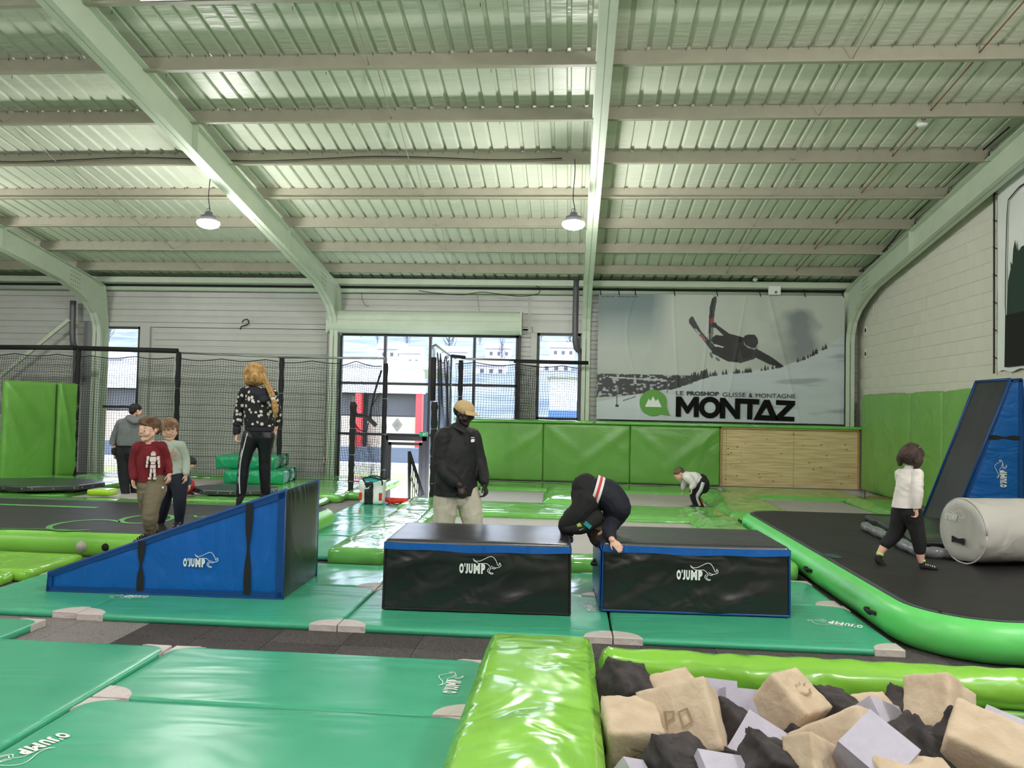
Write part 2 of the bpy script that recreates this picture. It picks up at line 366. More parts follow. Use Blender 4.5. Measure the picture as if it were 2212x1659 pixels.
# back wall
W = 16.3
w1 = (-10.66, -9.6, -.2, 3.26); w2 = (-5.05, -1.16, -1.0, 3.18); w3 = (-.75, .17, 1.40, 3.24)
wb = MB()
TOPZ = 4.5
for x0, x1, z0, z1 in ((-18, w1[0], -1.2, TOPZ), (w1[0], w1[1], w1[3], TOPZ), (w1[0], w1[1], -1.2, w1[2]), (w1[1], w2[0], -1.2, TOPZ), (w2[0], w2[1], w2[3], TOPZ), (w2[1], w3[0], -1.2, TOPZ), (w3[0], w3[1], w3[3], TOPZ), (w3[0], w3[1], -1.2, w3[2]), (w3[1], 6.2, -1.2, TOPZ)):
    wb.box((x0, W+.03, z0), (x1, W+.2, z1))
wall_back = st(wb.build('wall_back', M['clad']), 'light grey metal clad back wall')
def clad(x0, x1, z0, z1, h=.285):
    z = z1
    while z-h*.4 > z0:
        zb = max(z0, z-h); hh = z-zb; mb = MB(); y = W
        prof = [(y+.03, zb+.004), (y, zb+.012), (y, zb+hh*.42), (y+.012, zb+hh*.46), (y+.012, zb+hh*.54), (y, zb+hh*.58), (y, zb+hh-.012), (y+.03, zb+hh-.004)]
        mb.prism([(x0, a, b) for a, b in prof], (x1-x0, 0, 0)); mb.build('cladding_panel', M['clad'], wall_back); z -= h
clad(-17.4, w1[0]-.25, .3, TOPZ); clad(w1[0]-.25, w2[0], w1[3]+.08, TOPZ); clad(w1[1]+.3, w2[0]-.3, .1, w1[3]); clad(w2[0], w2[1]+.2, w2[3]+.02, TOPZ); clad(w2[1]+.25, w3[1]+.1, w3[3]+.12, TOPZ); clad(w2[1]+.06, w3[0]-.12, 1.2, w3[3]+.1, .2); clad(w3[1]+.1, 6.1, 1.2, TOPZ, .2)
def struct_box(name, a, b, m, label=None): return st(box(name, a, b, m), label)
struct_box('trim_1', (w1[0]-.2, W-.04, w1[3]), (w2[0]-.12, W+.02, w1[3]+.09), M['clad'], 'flat flashing over the tall window')
struct_box('trim_2', (w1[1], W-.04, 0), (w1[1]+.22, W+.02, w1[3]), M['clad'], 'flat post beside the tall window')
struct_box('trim_3', (w1[0]-.24, W-.06, -.2), (w1[0]-.02, W+.02, w1[3]+.1), M['alu'], 'grey post left of the tall window')
struct_box('trim_4', (w3[0]-.14, W-.05, 1.2), (w3[0]-.01, W+.02, w3[3]), M['clad'], 'flat post left of the small window')
struct_box('trim_5', (w3[0]-.1, W-.05, w3[3]+.005), (w3[1]+.05, W+.02, w3[3]+.13), M['clad'], 'flat flashing over the small window')
struct_box('trim_6', (w2[0]-.22, W-.12, -.2), (w2[0]-.01, W+.02, w2[3]+.25), M['alu'], 'grey post left of the glazed facade')
struct_box('trim_7', (w2[1]+.01, W-.08, 1.2), (w2[1]+.05, W+.02, w2[3]+.1), M['frame'], 'dark post right of the glazed facade')
e = MB(); e.box((-17.4, 15.98, 4.335), (6, 16.16, 4.35)); e.box((-17.4, 15.98, 4.2), (6, 16.0, 4.35)); e.box((-17.4, 15.98, 4.195), (6, 16.2, 4.21))
st(e.build('trim_8', M['beam']), 'pale eaves channel above the back wall, green bounce light in its colour')
st(MB().tube([(-17.4, 16.17, 4.1), (6, 16.17, 4.1)], .05, 12).build('trim_9', M['beam'], None, True), 'round rail under the eaves channel')
struct_box('trim_10', (-17.4, 16.14, 4.155), (6, 16.25, 4.19), M['dark'], 'dark strip for the shade in the gap under the eaves channel')  # solid strip coloured dark in place of the shade in the gap
def window(name, r, muls, trans, label, door=None):
    x0, x1, z0, z1 = r; root = st(empty(name, (x0, W, z0)), label); L = root.location
    f = MB(); t = .05; y0, y1 = W-.03, W+.05
    for a, b in (((x0, z0), (x0+t, z1)), ((x1-t, z0), (x1, z1)), ((x0, z1-t), (x1, z1)), ((x0, z0), (x1, z0+t))): f.box(V((a[0], y0, a[1]))-L, V((b[0], y1, b[1]))-L)
    f.build('window_frame', M['frame'], root)
    for m_ in muls: box('mullion', V((m_-.028, y0-.02, z0))-L, V((m_+.028, y1, z1))-L, M['frame'], root)
    for (a, b, z) in trans: box('transom', V((a, y0, z-.028))-L, V((b, y1, z+.028))-L, M['frame'], root)
    xs = [x0]+list(muls)+[x1]
    for i in range(len(xs)-1):
        zz = [z0]+sorted(z for a, b, z in trans if a <= xs[i]+.05 and b >= xs[i+1]-.05)+[z1]
        for j in range(len(zz)-1):
            if door and xs[i] >= door[0]-.1 and xs[i+1] <= door[1]+.1 and zz[j] < 0: continue
            box('pane', V((xs[i]+.03, W+.005, zz[j]+.03))-L, V((xs[i+1]-.03, W+.011, zz[j+1]-.03))-L, M['glass'], root)
    return root
window('window_1', w1, [], [(w1[0], w1[1], 1.47)], 'tall narrow window left of the middle bay')
window('window_2', w2, [-4.05, -3.06, -2.1], [(w2[0], w2[1], 2.1), (w2[0], w2[1], 1.0)], 'wide glazed facade with dark frames under the shutter box', (-4.05, -3.06))
window('window_3', w3, [], [], 'small window beside the ski banner')
d = st(empty('door_1', (-4.02, W-.06, -1.0)), 'dark framed glass exit door')
f = MB(); f.box((0, 0, 0), (.09, .08, 1.97)); f.box((.84, 0, 0), (.93, .08, 1.97)); f.box((0, 0, 1.88), (.93, .08, 1.97)); f.build('door_frame', M['frame'], d)
f = MB(); f.box((.1, .01, 0), (.16, .07, 1.84)); f.box((.77, .01, 0), (.83, .07, 1.84)); f.box((.1, .01, 1.78), (.83, .07, 1.84)); f.box((.1, .01, 0), (.83, .07, .1)); f.build('door_leaf', M['frame'], d)
box('pane', (.16, .03, .1), (.77, .036, 1.78), M['glass'], d)
# right wall of painted blocks
XR = 5.88
wr = st(box('wall_right', (XR+.004, -3.5, -.8), (XR+.3, 16.5, 5.9), M['mortar']), 'white painted concrete block wall')
bsrc = []
for v_ in range(4):
    mb = MB().box((-.004, .0025, .0025), (.006, .497, .205)); o = mb.build('block', M['block'], wr); bevel(o, .003, 1); bsrc.append(o); first = True
used = [0]*4
z = 1.75; row = 0
while z < 5.6:
    y = 16.2-(.25 if row % 2 else 0)
    while y > 9.6:
        if z < zl(y-.5)+.5:
            k = random.randrange(4)
            if used[k] == 0: o = bsrc[k]
            else: o = bsrc[k].copy(); C.objects.link(o); o.parent = wr
            used[k] = 1; o.location = (XR+.004-random.random()*.006, y-.5, z)
        y -= .5
    z += .208; row += 1
st(box('wall_front', (-17.7, -3.7, -.2), (6.1, -3.5, 7.6), M['clad']), 'grey wall behind the photographer')
st(box('wall_left', (-17.7, -3.5, -.5), (-17.5, 16.5, 5.6), M['clad']), 'grey side wall out of view')
# roller shutter housing
S0 = V((-5.22, 15.88, 3.18)); L_ = 4.12
prof = [(.4, .47), (.12, .47), (.04, .44), (.0, .38), (.008, .365), (0, .35), (0, .27), (.008, .255), (0, .24), (.0, .14), (.03, .06), (.1, .0), (.4, 0)]
sh = empty('shutter_box', S0); tag(sh, 'long pale roller shutter housing above the glazed facade', 'shutter box')
MB().prism([(0, a, b) for a, b in prof][::-1], (L_, 0, 0)).build('housing', M['beam'], sh)
for x in (-.03, L_): box('end_plate', (x, .0, -.02), (x+.03, .4, .49), M['beam'], sh)
# downpipes
def pipe(pts, r, label):
    mb = MB(); mb.tube(spline(pts, 5), r, 14); o = mb.build('downpipe', M['pipe'], None, True); return tag(o, label, 'pipe')
a, b = wp(1245, 604, 16.0), wp(1243, 740, 16.0); pb = wp(1256, 775, 16.1); pc = wp(1254, 905, 16.1)
pipe([a, b, pb, (pc.x, 16.1, 1.2)], .062, 'dark grey downpipe between small window and middle column')
a, b = wp(158, 650, 16.0), wp(157, 735, 16.0); pipe([a, b, wp(165, 760, 16.1), wp(163, 830, 16.1)], .062, 'dark grey downpipe beside the left column')
br = MB(); a = wp(-20, 830, 15.9); b = wp(150, 690, 15.9); br.tube([a, b], .05, 4); tag(br.build('brace_beam', M['beam']), 'diagonal steel brace in the leftmost bay', 'brace')
# ================================================================ OUTSIDE
g = st(box('ground', (-60, 16.5, -1.2), (40, 62, -1.0), M['grass']), 'lawn outside the glazed facade')
box('gravel_strip', (-30, 29.1, -1.0), (20, 29.98, -.62), M['gravel'], g)
hv = []; hf = []; nx, ny = 60, 24
for j in range(ny+1):
    for i in range(nx+1):
        x = -190+i*6.2; x = -330+i*10; y = 62+j*16; t = j/ny; z = -1+t**1.15*60*(1+.22*noise.noise(V((x*.012, 3, 0))))+2.2*noise.noise(V((x*.05, y*.05, 1)))*t
        hv.append((x, y, z))
for j in range(ny):
    for i in range(nx): k = j*(nx+1)+i; hf.append((k, k+1, k+nx+2, k+nx+1))
hillo = st(obj('hillside', hv, hf, M['hill'], None, True), 'wooded hillside with houses outside')
def hz(x, y):
    t = max(0, (y-62)/(16*ny)); return -1+t**1.15*60*(1+.22*noise.noise(V((x*.012, 3, 0))))+2.2*noise.noise(V((x*.05, y*.05, 1)))*t
HS = []
def house(x, y, sx, sy, h, label, rz=0.0, z=None):
    z = hz(x, y)-.5 if z is None else z; HS.append((x, y)); r = empty('house', (x, y, z)); r.rotation_euler.z = rz
    box('wall', (-sx/2, -sy/2, 0), (sx/2, sy/2, h), M['house'], r)
    MB().prism([(-sx/2-.5, -sy/2-.5, h), (sx/2+.5, -sy/2-.5, h), (sx/2+.5, 0, h+sy*.28), (-sx/2-.5, 0, h+sy*.28)], (0, .02, .2)).build('roof', M['roof'], r)
    MB().prism([(-sx/2, -sy/2, h), (-sx/2, sy/2, h), (-sx/2, 0, h+sy*.27)], (sx, 0, 0)).build('gable', M['house'], r)
    for k in range(3): box('window', (-sx*.33+k*sx*.3, -sy/2-.05, h*.45), (-sx*.33+k*sx*.3+sx*.12, -sy/2+.05, h*.75), M['opening'], r)
    return tag(r, label, 'house')
def ph(px, py, *a, **k):        # where the line of sight meets the hillside
    Y = 70.0
    while Y < 430 and wp(px, py, Y).z > hz(wp(px, py, Y).x, Y): Y += 2
    p = wp(px, py, Y); return house(p.x, Y, *a, z=p.z-1.2, **k)
ph(890, 803, 4, 5, 4.4, 'tall white house low on the hill, left of centre in the glazing')
ph(846, 810, 5, 5, 2.4, 'low white house with hipped roof, left in the glazing')
ph(925, 815, 6, 5, 2.4, 'wide white house just above the long building, centre of the glazing')
ph(1062, 806, 5.5, 5, 2.4, 'pale house in the right part of the glazing')
ph(1200, 800, 6, 5, 2.4, 'pale house seen through the small window')
ph(757, 806, 5, 5, 2.4, 'pale house in the leftmost pane of the glazing')
ph(250, 800, 6, 6, 3, 'pale house seen through the tall window')
ph(1078, 770, 6, 5, 2.8, 'far pale house high on the hill at the right of the glazing')
ph(985, 778, 6, 5, 2.8, 'far pale house below the ridge behind the door side net')
ph(850, 772, 6, 5, 2.8, 'far wide house under the ridge, left of centre in the glazing')
ph(1215, 768, 6, 5, 2.8, 'far pale house near the top of the small window')
src = None
spots = []
for k in range(1500):
    x = random.uniform(-150, 45); y = random.uniform(150, 400); s = random.uniform(2.0, 4.6)
    if len(spots) >= 120 or any((x-a)**2+(y-b)**2 < (1.45*(s+c))**2+9 for a, b, c in spots) or any(abs(x-a) < 11 and abs(y-b) < 11 for a, b in HS): continue
    spots.append((x, y, s))
for x, y, s in spots:
    if src is None:
        mb = MB(); mb.tube([(0, 0, -.4), (0, 0, .5), (.03, .02, 1.5)], [.05, .04, .01], 5)
        for q in range(26):
            a_ = q*2.4; z_ = .25+.045*q; l_ = .62-.014*q; mb.tube([(0, 0, z_), (l_*.5*math.cos(a_), l_*.5*math.sin(a_), z_+.2), (l_*.75*math.cos(a_), l_*.75*math.sin(a_), z_+.55)], [.03, .02, .006], 3)
        src = mb.build('tree', M['tree']); o = src
    else: o = src.copy(); C.objects.link(o)
    o.location = (x, y, hz(x, y)); o.scale = (s, s, s*1.25); tag(o, 'bare winter tree on the hillside outside', 'tree', 'trees on the hillside')
# long shop building across the lawn
B = empty('commercial_building', (-11, 34, -1)); tag(B, 'long pale shop building with red columns across the lawn', 'building')
box('upper_wall', (-16, 0, 3.84), (4.3, .4, 4.3), M['facade'], B); box('fascia', (-16, -.5, 3.2), (4.4, .2, 3.84), M['fascia'], B); box('roof_slab', (-16, 0, 4.3), (4.5, 9, 4.42), M['alu'], B)
box('back_wall', (-16, 2.2, -.2), (4.4, 2.5, 3.3), M['slate'], B)
for x in (-14.6, -11.2, -6.9, -1.2, 1.35, 4.1):
    box('column', (x, -.45, 0), (x+.28, -.1, 3.25), M['redp'], B)
for x0, x1 in ((-14.2, -11.4), (-10.8, -7.1), (-6.5, -1.3), (-.85, 1.2), (1.8, 4.0)):
    box('shop_window', (x0, .1, 2.2), (x1, .2, 3.15), M['opening'], B); box('panel', (x0, .05, .2), (x1, .15, 2.15), M['beige'], B)
box('orange_sign', (-3.4, .02, 2.5), (-2.5, .09, 2.9), mat('orange sign', srgb(240, 140, 60), .5), B)
B2 = empty('far_hall', (2, 42, -1)); tag(B2, 'long pale hall with a blue band seen right through the glazing', 'building')
box('wall', (-3.2, 0, 0), (12, 6, 4.4), M['facade'], B2); box('blue_band', (-3.25, -.1, 1.7), (6, 0, 2.6), M['bluep'], B2); box('blue_column', (-1.2, -.2, .5), (-.4, .05, 4.2), M['bluep'], B2); box('roof', (-3.4, -.3, 4.4), (12, 6, 4.6), M['alu'], B2)
tag(box('site_wall', (-30, 30.0, -1), (18, 30.3, -.03), M['slate']), 'dark blue grey low wall behind the lawn', 'wall')

# ================================================================ LAMPS
def high_bay(i, p):
    r = empty('high_bay_lamp', p)
    mb = MB(); lathe(mb, [(.0, .12), (.05, .12), (.06, .075), (.11, .06), (.11, .03), (.12, .0), (.125, -.01)], 24); mb.build('housing', M['lampb'], r, True)
    mb = MB(); lathe(mb, [(.12, -.005), (.158, -.02), (.162, -.05), (.14, -.085), (.08, -.11), (.0, -.115)], 24); mb.build('diffuser', M['lamp'], r, True)
    zt = zp(p[1])+.02-p[2]; MB().tube(spline([(0, 0, .12), (.01, 0, .2), (-.012, 0, .35), (.008, 0, zt*.8), (0, 0, zt)], 4), .006, 6).build('cord', M['cable'], r)
    mb = MB(); mb.tube([(.03*math.cos(a), 0, .15+.03*math.sin(a)) for a in [k*math.pi/6 for k in range(13)]], .005, 5); mb.build('hook', M['lampb'], r)
    l = bpy.data.lights.new('lamp_light', 'POINT'); l.energy = LAMP_W*(1.7 if p[0] > 4 else 1); l.shadow_soft_size = .15; l.color = (1, .965, .94)  # unseen lamp by the right wall is boosted to brighten that side
    lo = bpy.data.objects.new('lamp_light', l); C.objects.link(lo); lo.parent = r; lo.location = (0, 0, -.25)
    return r
labs = {0: 'glowing high bay lamp hanging left of centre', 1: 'glowing high bay lamp hanging beside the middle frame'}
for i, p in enumerate(LAMPS):
    r = high_bay(i, p); tag(r, labs.get(i, 'high bay lamp hanging %s, %s' % ('over the far left' if p[0] < -9 else 'over the left' if p[0] < -2 else 'over the middle' if p[0] < 2 else 'unseen near the right wall', 'above the crash mats in front' if p[1] > 0 else 'behind the photographer' if p[1] < 0 else 'high up') if i > 2 else 'high bay lamp hanging left of the leftmost frame'), 'lamp', 'high bay lamps')
a = wp(288, -14, 7.1); b = wp(515, -14, 7.1)
r = empty('tube_light', ((a.x+b.x)/2, 7.1, a.z)); L_ = (b.x-a.x)/2; tag(r, 'long white tube light fitting at the top edge', 'light')
box('casing', (-L_, -.12, 0), (L_, .12, .07), M['beam'], r); box('diffuser', (-L_+.02, -.1, -.02), (L_-.02, .1, 0), mat('tube diffuser', (1, 1, 1), .4, emit=((.96, .97, 1), 3)), r)
# ================================================================ PADDED WALLS
def corners(px): return px
Yp = 15.7
# three vertical lime pads and the ply panel along the back ledge
lx = [wp(983, 980, Yp).x, wp(1173, 980, Yp).x, wp(1361, 980, Yp).x, wp(1556, 980, Yp).x, wp(1857, 980, Yp).x]
box('ledge_body', (lx[0]+.02, Yp+.1, 0), (XR-.02, 16.25, 1.33), M['clad'], wall_back)
cr1 = [(1, (.95, .75), (-.1, -.5), .1, .03), (1, (-.95, .95), (-.2, -.6), .08, .02)]
cr2 = [(1, (.92, .9), (-.55, -.95), .12, .035), (1, (-.95, .95), (.1, -.4), .1, .025), (1, (.95, -.05), (.4, .75), .09, .02)]
for i, (cr, lab) in enumerate(((cr1, 'lime wall pad behind the man in the cap, leftmost of the back ledge'), (cr2[::-1], 'middle lime wall pad of the back ledge, behind the vaulting child'), (cr2, 'lime wall pad of the back ledge next to the plywood panel'))):
    x0, x1 = lx[i]+.006, lx[i+1]-.006
    o = rbox('wall_pad', (x1-x0, .12, 1.17), .016, (26, 3, 20), M['limew'], None, Matrix.Translation(((x0+x1)/2, Yp+.06, .15+.585)), puff=.006, wr=.004, ws=1.2, crease=cr, seed=i)
    tag(o, lab, 'wall pad', 'lime wall pads along the back')
x0 = lx[0]-.05; xm = wp(1284, 910, Yp).x
for i, (a, b, lab) in enumerate(((x0, xm-.01, 'flat green cap pad on the ledge under the windows'), (xm+.01, 5.85, 'flat green cap pad on the ledge under the ski banner'))):
    tag(rbox('cap_pad', (b-a, .52, .07), .025, (40, 6, 3), M['limet'], None, Matrix.Translation(((a+b)/2, Yp+.24, 1.365)), wr=.008, ws=2, seed=i), lab, 'pad', 'cap pads on the ledge')
pw = empty('plywood_panel', (lx[3], Yp, .15)); tag(pw, 'knotty pine plywood panel at the right of the lime back pads', 'panel')
Wp_ = lx[4]-lx[3]
def wood():
    m = bpy.data.materials.new('knotty pine'); m.use_nodes = True; n = m.node_tree.nodes; L = m.node_tree.links; b = n['Principled BSDF']; b.inputs['Roughness'].default_value = .55
    t = n.new('ShaderNodeTexCoord'); mp = n.new('ShaderNodeMapping'); mp.inputs['Scale'].default_value = (1.1, 1, 22); L.new(t.outputs['Object'], mp.inputs[0])
    a = n.new('ShaderNodeTexNoise'); a.inputs['Scale'].default_value = 1.6; a.inputs['Detail'].default_value = 5; L.new(mp.outputs[0], a.inputs['Vector'])
    r = n.new('ShaderNodeValToRGB'); L.new(a.outputs['Fac'], r.inputs[0]); e = r.color_ramp.elements
    e[0].position = .3; e[0].color = (*srgb(188, 158, 110), 1); e[1].position = .6; e[1].color = (*srgb(224, 202, 156), 1)
    v = n.new('ShaderNodeTexVoronoi'); v.inputs['Scale'].default_value = 5.2; mp2 = n.new('ShaderNodeMapping'); mp2.inputs['Scale'].default_value = (1, 1, 1.6); L.new(t.outputs['Object'], mp2.inputs[0]); L.new(mp2.outputs[0], v.inputs['Vector'])
    k = n.new('ShaderNodeValToRGB'); L.new(v.outputs['Distance'], k.inputs[0]); k.color_ramp.elements[0].position = .07; k.color_ramp.elements[0].color = (.18, .1, .04, 1); k.color_ramp.elements[1].position = .14; k.color_ramp.elements[1].color = (1, 1, 1, 1)
    x = n.new('ShaderNodeMix'); x.data_type = 'RGBA'; x.blend_type = 'MULTIPLY'; x.inputs[0].default_value = .8; L.new(r.outputs[0], x.inputs[6]); L.new(k.outputs[0], x.inputs[7]); L.new(x.outputs[2], b.inputs['Base Color']); return m
M['knot'] = wood()
ss = [.02, .13, Wp_*.535, Wp_-.02]
for i in range(3): box('ply_sheet', (ss[i]+.002, .06, .0), (ss[i+1]-.002, .08, 1.16), M['knot'], pw)
f = MB(); f.box((0, 0, 0), (.02, .09, 1.18)); f.box((Wp_-.02, 0, 0), (Wp_, .09, 1.18)); f.box((0, 0, 1.16), (Wp_, .09, 1.18)); f.build('panel_edge', M['wood'], pw)
# right wall pads
ysr = [15.66]+[xp(p, 850, 5.73).y for p in (1965, 2034, 2120)]+[9.2, 7.6]
for i in range(5):
    a, b = ysr[i+1]+.004, ysr[i]-.004
    o = rbox('wall_pad', (.12, b-a, 1.86), .03, (3, 22, 24), M['limed'], None, Matrix.Translation((5.79, (a+b)/2, .16+.93)), puff=.015, wr=.02, ws=2.6, seed=i+11, wdir=(1, 1.5, .6))
    tag(o, ['green wall pad on the right wall, in the corner by the plywood', 'green wall pad on the right wall, second from the corner', 'green wall pad on the right wall beside the leaning wedge', 'green wall pad on the right wall behind the leaning wedge', 'green wall pad on the right wall at the edge of the picture'][i], 'wall pad', 'green pads on the right wall')
tag(box('raw_board', (5.45, 9.5, 0), (5.84, 14.6, .15), M['osb'], None, .006), 'raw wooden board lying under the right wall pads', 'board')
# left lime wall pads
def vpad(a, b, z0, z1, th, m, lab, group, seed, crease=(), wr=.008):
    a = V(a); b = V(b); d = b-a; L_ = d.length; ang = math.atan2(d.y, d.x)
    T = Matrix.Translation(((a.x+b.x)/2, (a.y+b.y)/2, (z0+z1)/2))@Matrix.Rotation(ang, 4, 'Z')@Matrix.Translation((0, th/2, 0))
    o = rbox('wall_pad', (L_, th, z1-z0), .035, (22, 3, 26), m, None, T, puff=.006, wr=wr, ws=1.6, seed=seed, crease=crease); return tag(o, lab, 'wall pad', group)
A = gp(3, 1036, .1); Bm = gp(115, 1029, .1); Cc = gp(165, 1026, .1)
vpad(A, Bm, .08, 1.93, .14, M['limew'], 'wide lime upright pad at the left edge under the net', 'lime upright pads at the left', 4, [(1, (-.9, .9), (.8, -.2), .1, .04), (1, (-.95, .5), (.1, -.7), .09, .03)])
vpad(Bm+V((.03, .03, 0)), Cc, .08, 1.93, .14, M['limew'], 'narrow lime upright pad right of the wide one, beside the left net post', 'lime upright pads at the left', 5, [(1, (-.9, .9), (.8, -.6), .14, .04)], .012)
# ================================================================ FLOOR MATS
def mat_(x0, x1, y0, y1, lab, z0=0.0, th=.05, cs=('fl', 'fr', 'bl', 'br'), lg=None, mt='green', wr=.002, seed=0, rz=0, ps=.2):
    cx, cy = (x0+x1)/2, (y0+y1)/2; w_, d_ = x1-x0-.012, y1-y0-.012
    r = empty('crash_mat', (cx, cy, z0)); r.rotation_euler.z = rz
    rbox('cover', (w_, d_, th), .018, (34, 24, 2), M[mt], r, Matrix.Translation((0, 0, th/2)), wr=wr, ws=3.2, seed=seed)
    for c in cs:
        sx = -1 if c[1] == 'l' else 1; sy = -1 if c[0] == 'f' else 1; P = V((sx*(w_/2+.002), sy*(d_/2+.002)))
        ax_, ay_ = ps*1.0, ps*.8
        if sy < 0: arc = [(P.x-sx*ax_*math.cos(a), P.y-sy*ay_*math.sin(a)) for a in [k*math.pi/16 for k in range(9)]]
        else: arc = [(P.x-sx*ax_*(1-math.sin(a)), P.y-sy*ay_*(1-math.cos(a))) for a in [k*math.pi/16 for k in range(9)]]
        poly = [(P.x, P.y, .001)]+[(x, y, .001) for x, y in arc]
        if sx*sy > 0: poly = poly[::-1]
        o = MB().prism(poly, (0, 0, th+.002)).build('corner_patch', M['patch'], r); bevel(o, .004, 1)
    if lg: logo(r, (lg[0]-cx, lg[1]-cy, th+.001), (math.cos(lg[2]), math.sin(lg[2]), 0), (-math.sin(lg[2]), math.cos(lg[2]), 0), lg[3], .003)
    return tag(r, lab, 'crash mat', 'green floor mats')
xs = [-5.55, -3.555, -1.62, .315, 2.255]; ys = [5.33, 6.5, 7.66]
lg1 = gp(285, 1290, .05); lg2 = gp(1275, 1328, .05); lg3 = gp(1812, 1346, .05)
mat_(-4.66, xs[1], 5.36, 6.62, 'green mat under the low end of the blue wedge', seed=1, wr=.004)
mat_(xs[1], xs[2], ys[0], ys[1], 'green mat under the tall end of the blue wedge', seed=2, lg=(lg1.x+.12, lg1.y+.05, math.pi, .07))
mat_(xs[2], xs[3], ys[0], ys[1], 'green mat under the left black box', seed=3, lg=(lg2.x+.05, lg2.y+.1, math.pi/2, .07), wr=.004)
mat_(xs[3], xs[4]+.0, ys[0], ys[1], 'green mat under the right black box, beside the inflatable track', seed=4, lg=(lg3.x+.16, lg3.y-.05, math.pi-.45, .09))
mat_(xs[1]+.02, xs[2], ys[1], ys[2]-.25, 'green mat behind the blue wedge', seed=5, mt='greena')
mat_(xs[2], xs[3], ys[1], ys[2]-.25, 'green mat behind the left black box', seed=6, wr=.005, mt='greena')
mat_(xs[3], xs[4]-.02, ys[1], ys[2]-.25, 'green mat behind the right black box', seed=7, mt='greena')
mat_(-4.9, -3.655, 3.2, 5.17, 'green mat at the left edge, lengthways on the grey carpet', seed=8, wr=.004)
mat_(-4.35, -2.5, 2.7, 4.74, 'large green mat in the front left corner', seed=9, wr=.003)
lgA = gp(986, 1500, .05); lgB = gp(130, 1583, .05)
mat_(-2.48, -.47, 3.87, 4.74, 'front green mat touching the far end of the lime pad', seed=10, lg=(lgA.x, lgA.y, 1.57, .08), wr=.003)
mat_(-2.48, -.43, 2.95, 3.86, 'nearest green mat at the bottom of the picture', seed=11, lg=(lgB.x, lgB.y, -1.9, .085), wr=.003)
# aqua mats of the aisle to the door
P0 = gp(700, 1195, .05); ya = [7.75, 9.0, 10.6, 12.6]
for i in range(3):
    mat_(-3.45+(.05 if i else 0), -2.36, ya[i], ya[i+1]-.01, ['green aisle mat nearest the wedge', 'green aisle mat in the middle of the aisle', 'green aisle mat under the shopping bag'][i], seed=20+i, cs=(), wr=.003, mt='greena')
# ================================================================ SOFT PLAY BLOCKS
def wedge(root_T, name_label, lettered=True):
    """low end at -x, tall end at +x, length 1.9, width .86, lying on its base"""
    r = empty('wedge', root_T.translation); r.rotation_euler = root_T.to_euler(); tag(r, name_label, 'wedge')
    Lw, Wd, h0, h1 = 1.93, .86, .14, .86
    hh = lambda x: h0+(h1-h0)*(x/Lw)
    def grid(nx, nz, f, m, nm, parent=r):
        vs = [f(i/nx, j/nz) for j in range(nz+1) for i in range(nx+1)]; fs = [(j*(nx+1)+i, j*(nx+1)+i+1, (j+1)*(nx+1)+i+1, (j+1)*(nx+1)+i) for j in range(nz) for i in range(nx)]
        return obj(nm, vs, fs, m, parent, True)
    def side(s):
        def f(u, v):
            x = u*Lw; z = v*hh(x); y = 0 if s < 0 else Wd; b = (1-(2*u-1)**6)*(1-(2*v-1)**6)
            return (x, y+s*(.012*b+.006*noise.noise(V((x*6+z*2, z*1.5, s)))*b), z)
        return f
    grid(48, 18, side(-1), M['blue'], 'side_panel'); grid(48, 18, side(1), M['blue'], 'side_panel')
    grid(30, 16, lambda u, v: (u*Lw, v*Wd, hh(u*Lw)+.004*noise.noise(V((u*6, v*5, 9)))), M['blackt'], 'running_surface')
    def back(u, v):
        b = (1-(2*u-1)**6)*(1-(2*v-1)**6); z = v*h1; y = u*Wd
        gather = .009*math.sin(u*60+3*math.sin(u*9))*math.exp(-((1-v)/.1)**2)
        return (Lw+.02*b+.003*noise.noise(V((y*3, z*3, 2)))*b+gather*b**.3, y, z)
    grid(60, 24, back, M['blackend'], 'tall_end'); grid(10, 4, lambda u, v: (0, u*Wd, v*h0), M['blue'], 'low_end'); grid(4, 4, lambda u, v: (u*Lw, v*Wd, 0), M['black'], 'base')
    mb = MB(); rr = .02
    for y in (0, Wd): mb.tube([(0, y, 0), (0, y, h0), (Lw, y, h1), (Lw, y, 0), (0, y, 0)], rr, 8)
    mb.tube([(0, 0, h0), (0, Wd, h0)], rr, 8); mb.tube([(0, 0, 0), (0, Wd, 0)], rr*.8, 8)
    mb.build('piping', M['blued'], r, True)
    b2 = MB()                                    # flat darker borders on the sides
    for s, y in ((-1, -.016), (1, Wd+.016)):
        t = .055
        for q in ([(0, 0), (Lw, 0), (Lw, t), (0, t*.7)], [(Lw-t, 0), (Lw, 0), (Lw, h1), (Lw-t, hh(Lw-t))], [(0, h0-.03), (0, h0), (Lw, h1), (Lw, h1-t)], [(0, 0), (t*.6, 0), (t*.6, h0), (0, h0)]):
            b2.prism([(x, y, z) for x, z in q], (0, .006*-s, 0))
    b2.build('border', M['blued'], r)
    for xx in (.77, 1.645):                      # black carrying straps across the side
        for s, y in ((-1, -.022), (1, Wd+.022)):
            n = 14; L_ = []; R_ = []
            for k in range(n+1):
                t = k/n; z = t*(hh(xx)-.03)+.03; ww = .026-.012*math.exp(-((t-.5)/.13)**2)+.004*math.sin(t*9)
                L_.append((xx-ww, y, z)); R_.append((xx+ww, y, z))
            vs = L_+R_; obj('strap', [V(v) for v in vs]+[V(v)+V((0, -.004*-s*-1, 0)) for v in vs], [(k, k+1, n+2+k, n+1+k) for k in range(n)], M['bgrey'], r)
    if lettered: logo(r, (1.12, -.018, .235), (1, 0, 0), (0, 0, 1), .068, .008)
    return r
wT = T3((-4.19, 5.93, .052), math.atan2(.045, 1.92)); wedge(wT, 'blue sided wedge ramp with black tall end lying on the green mats')
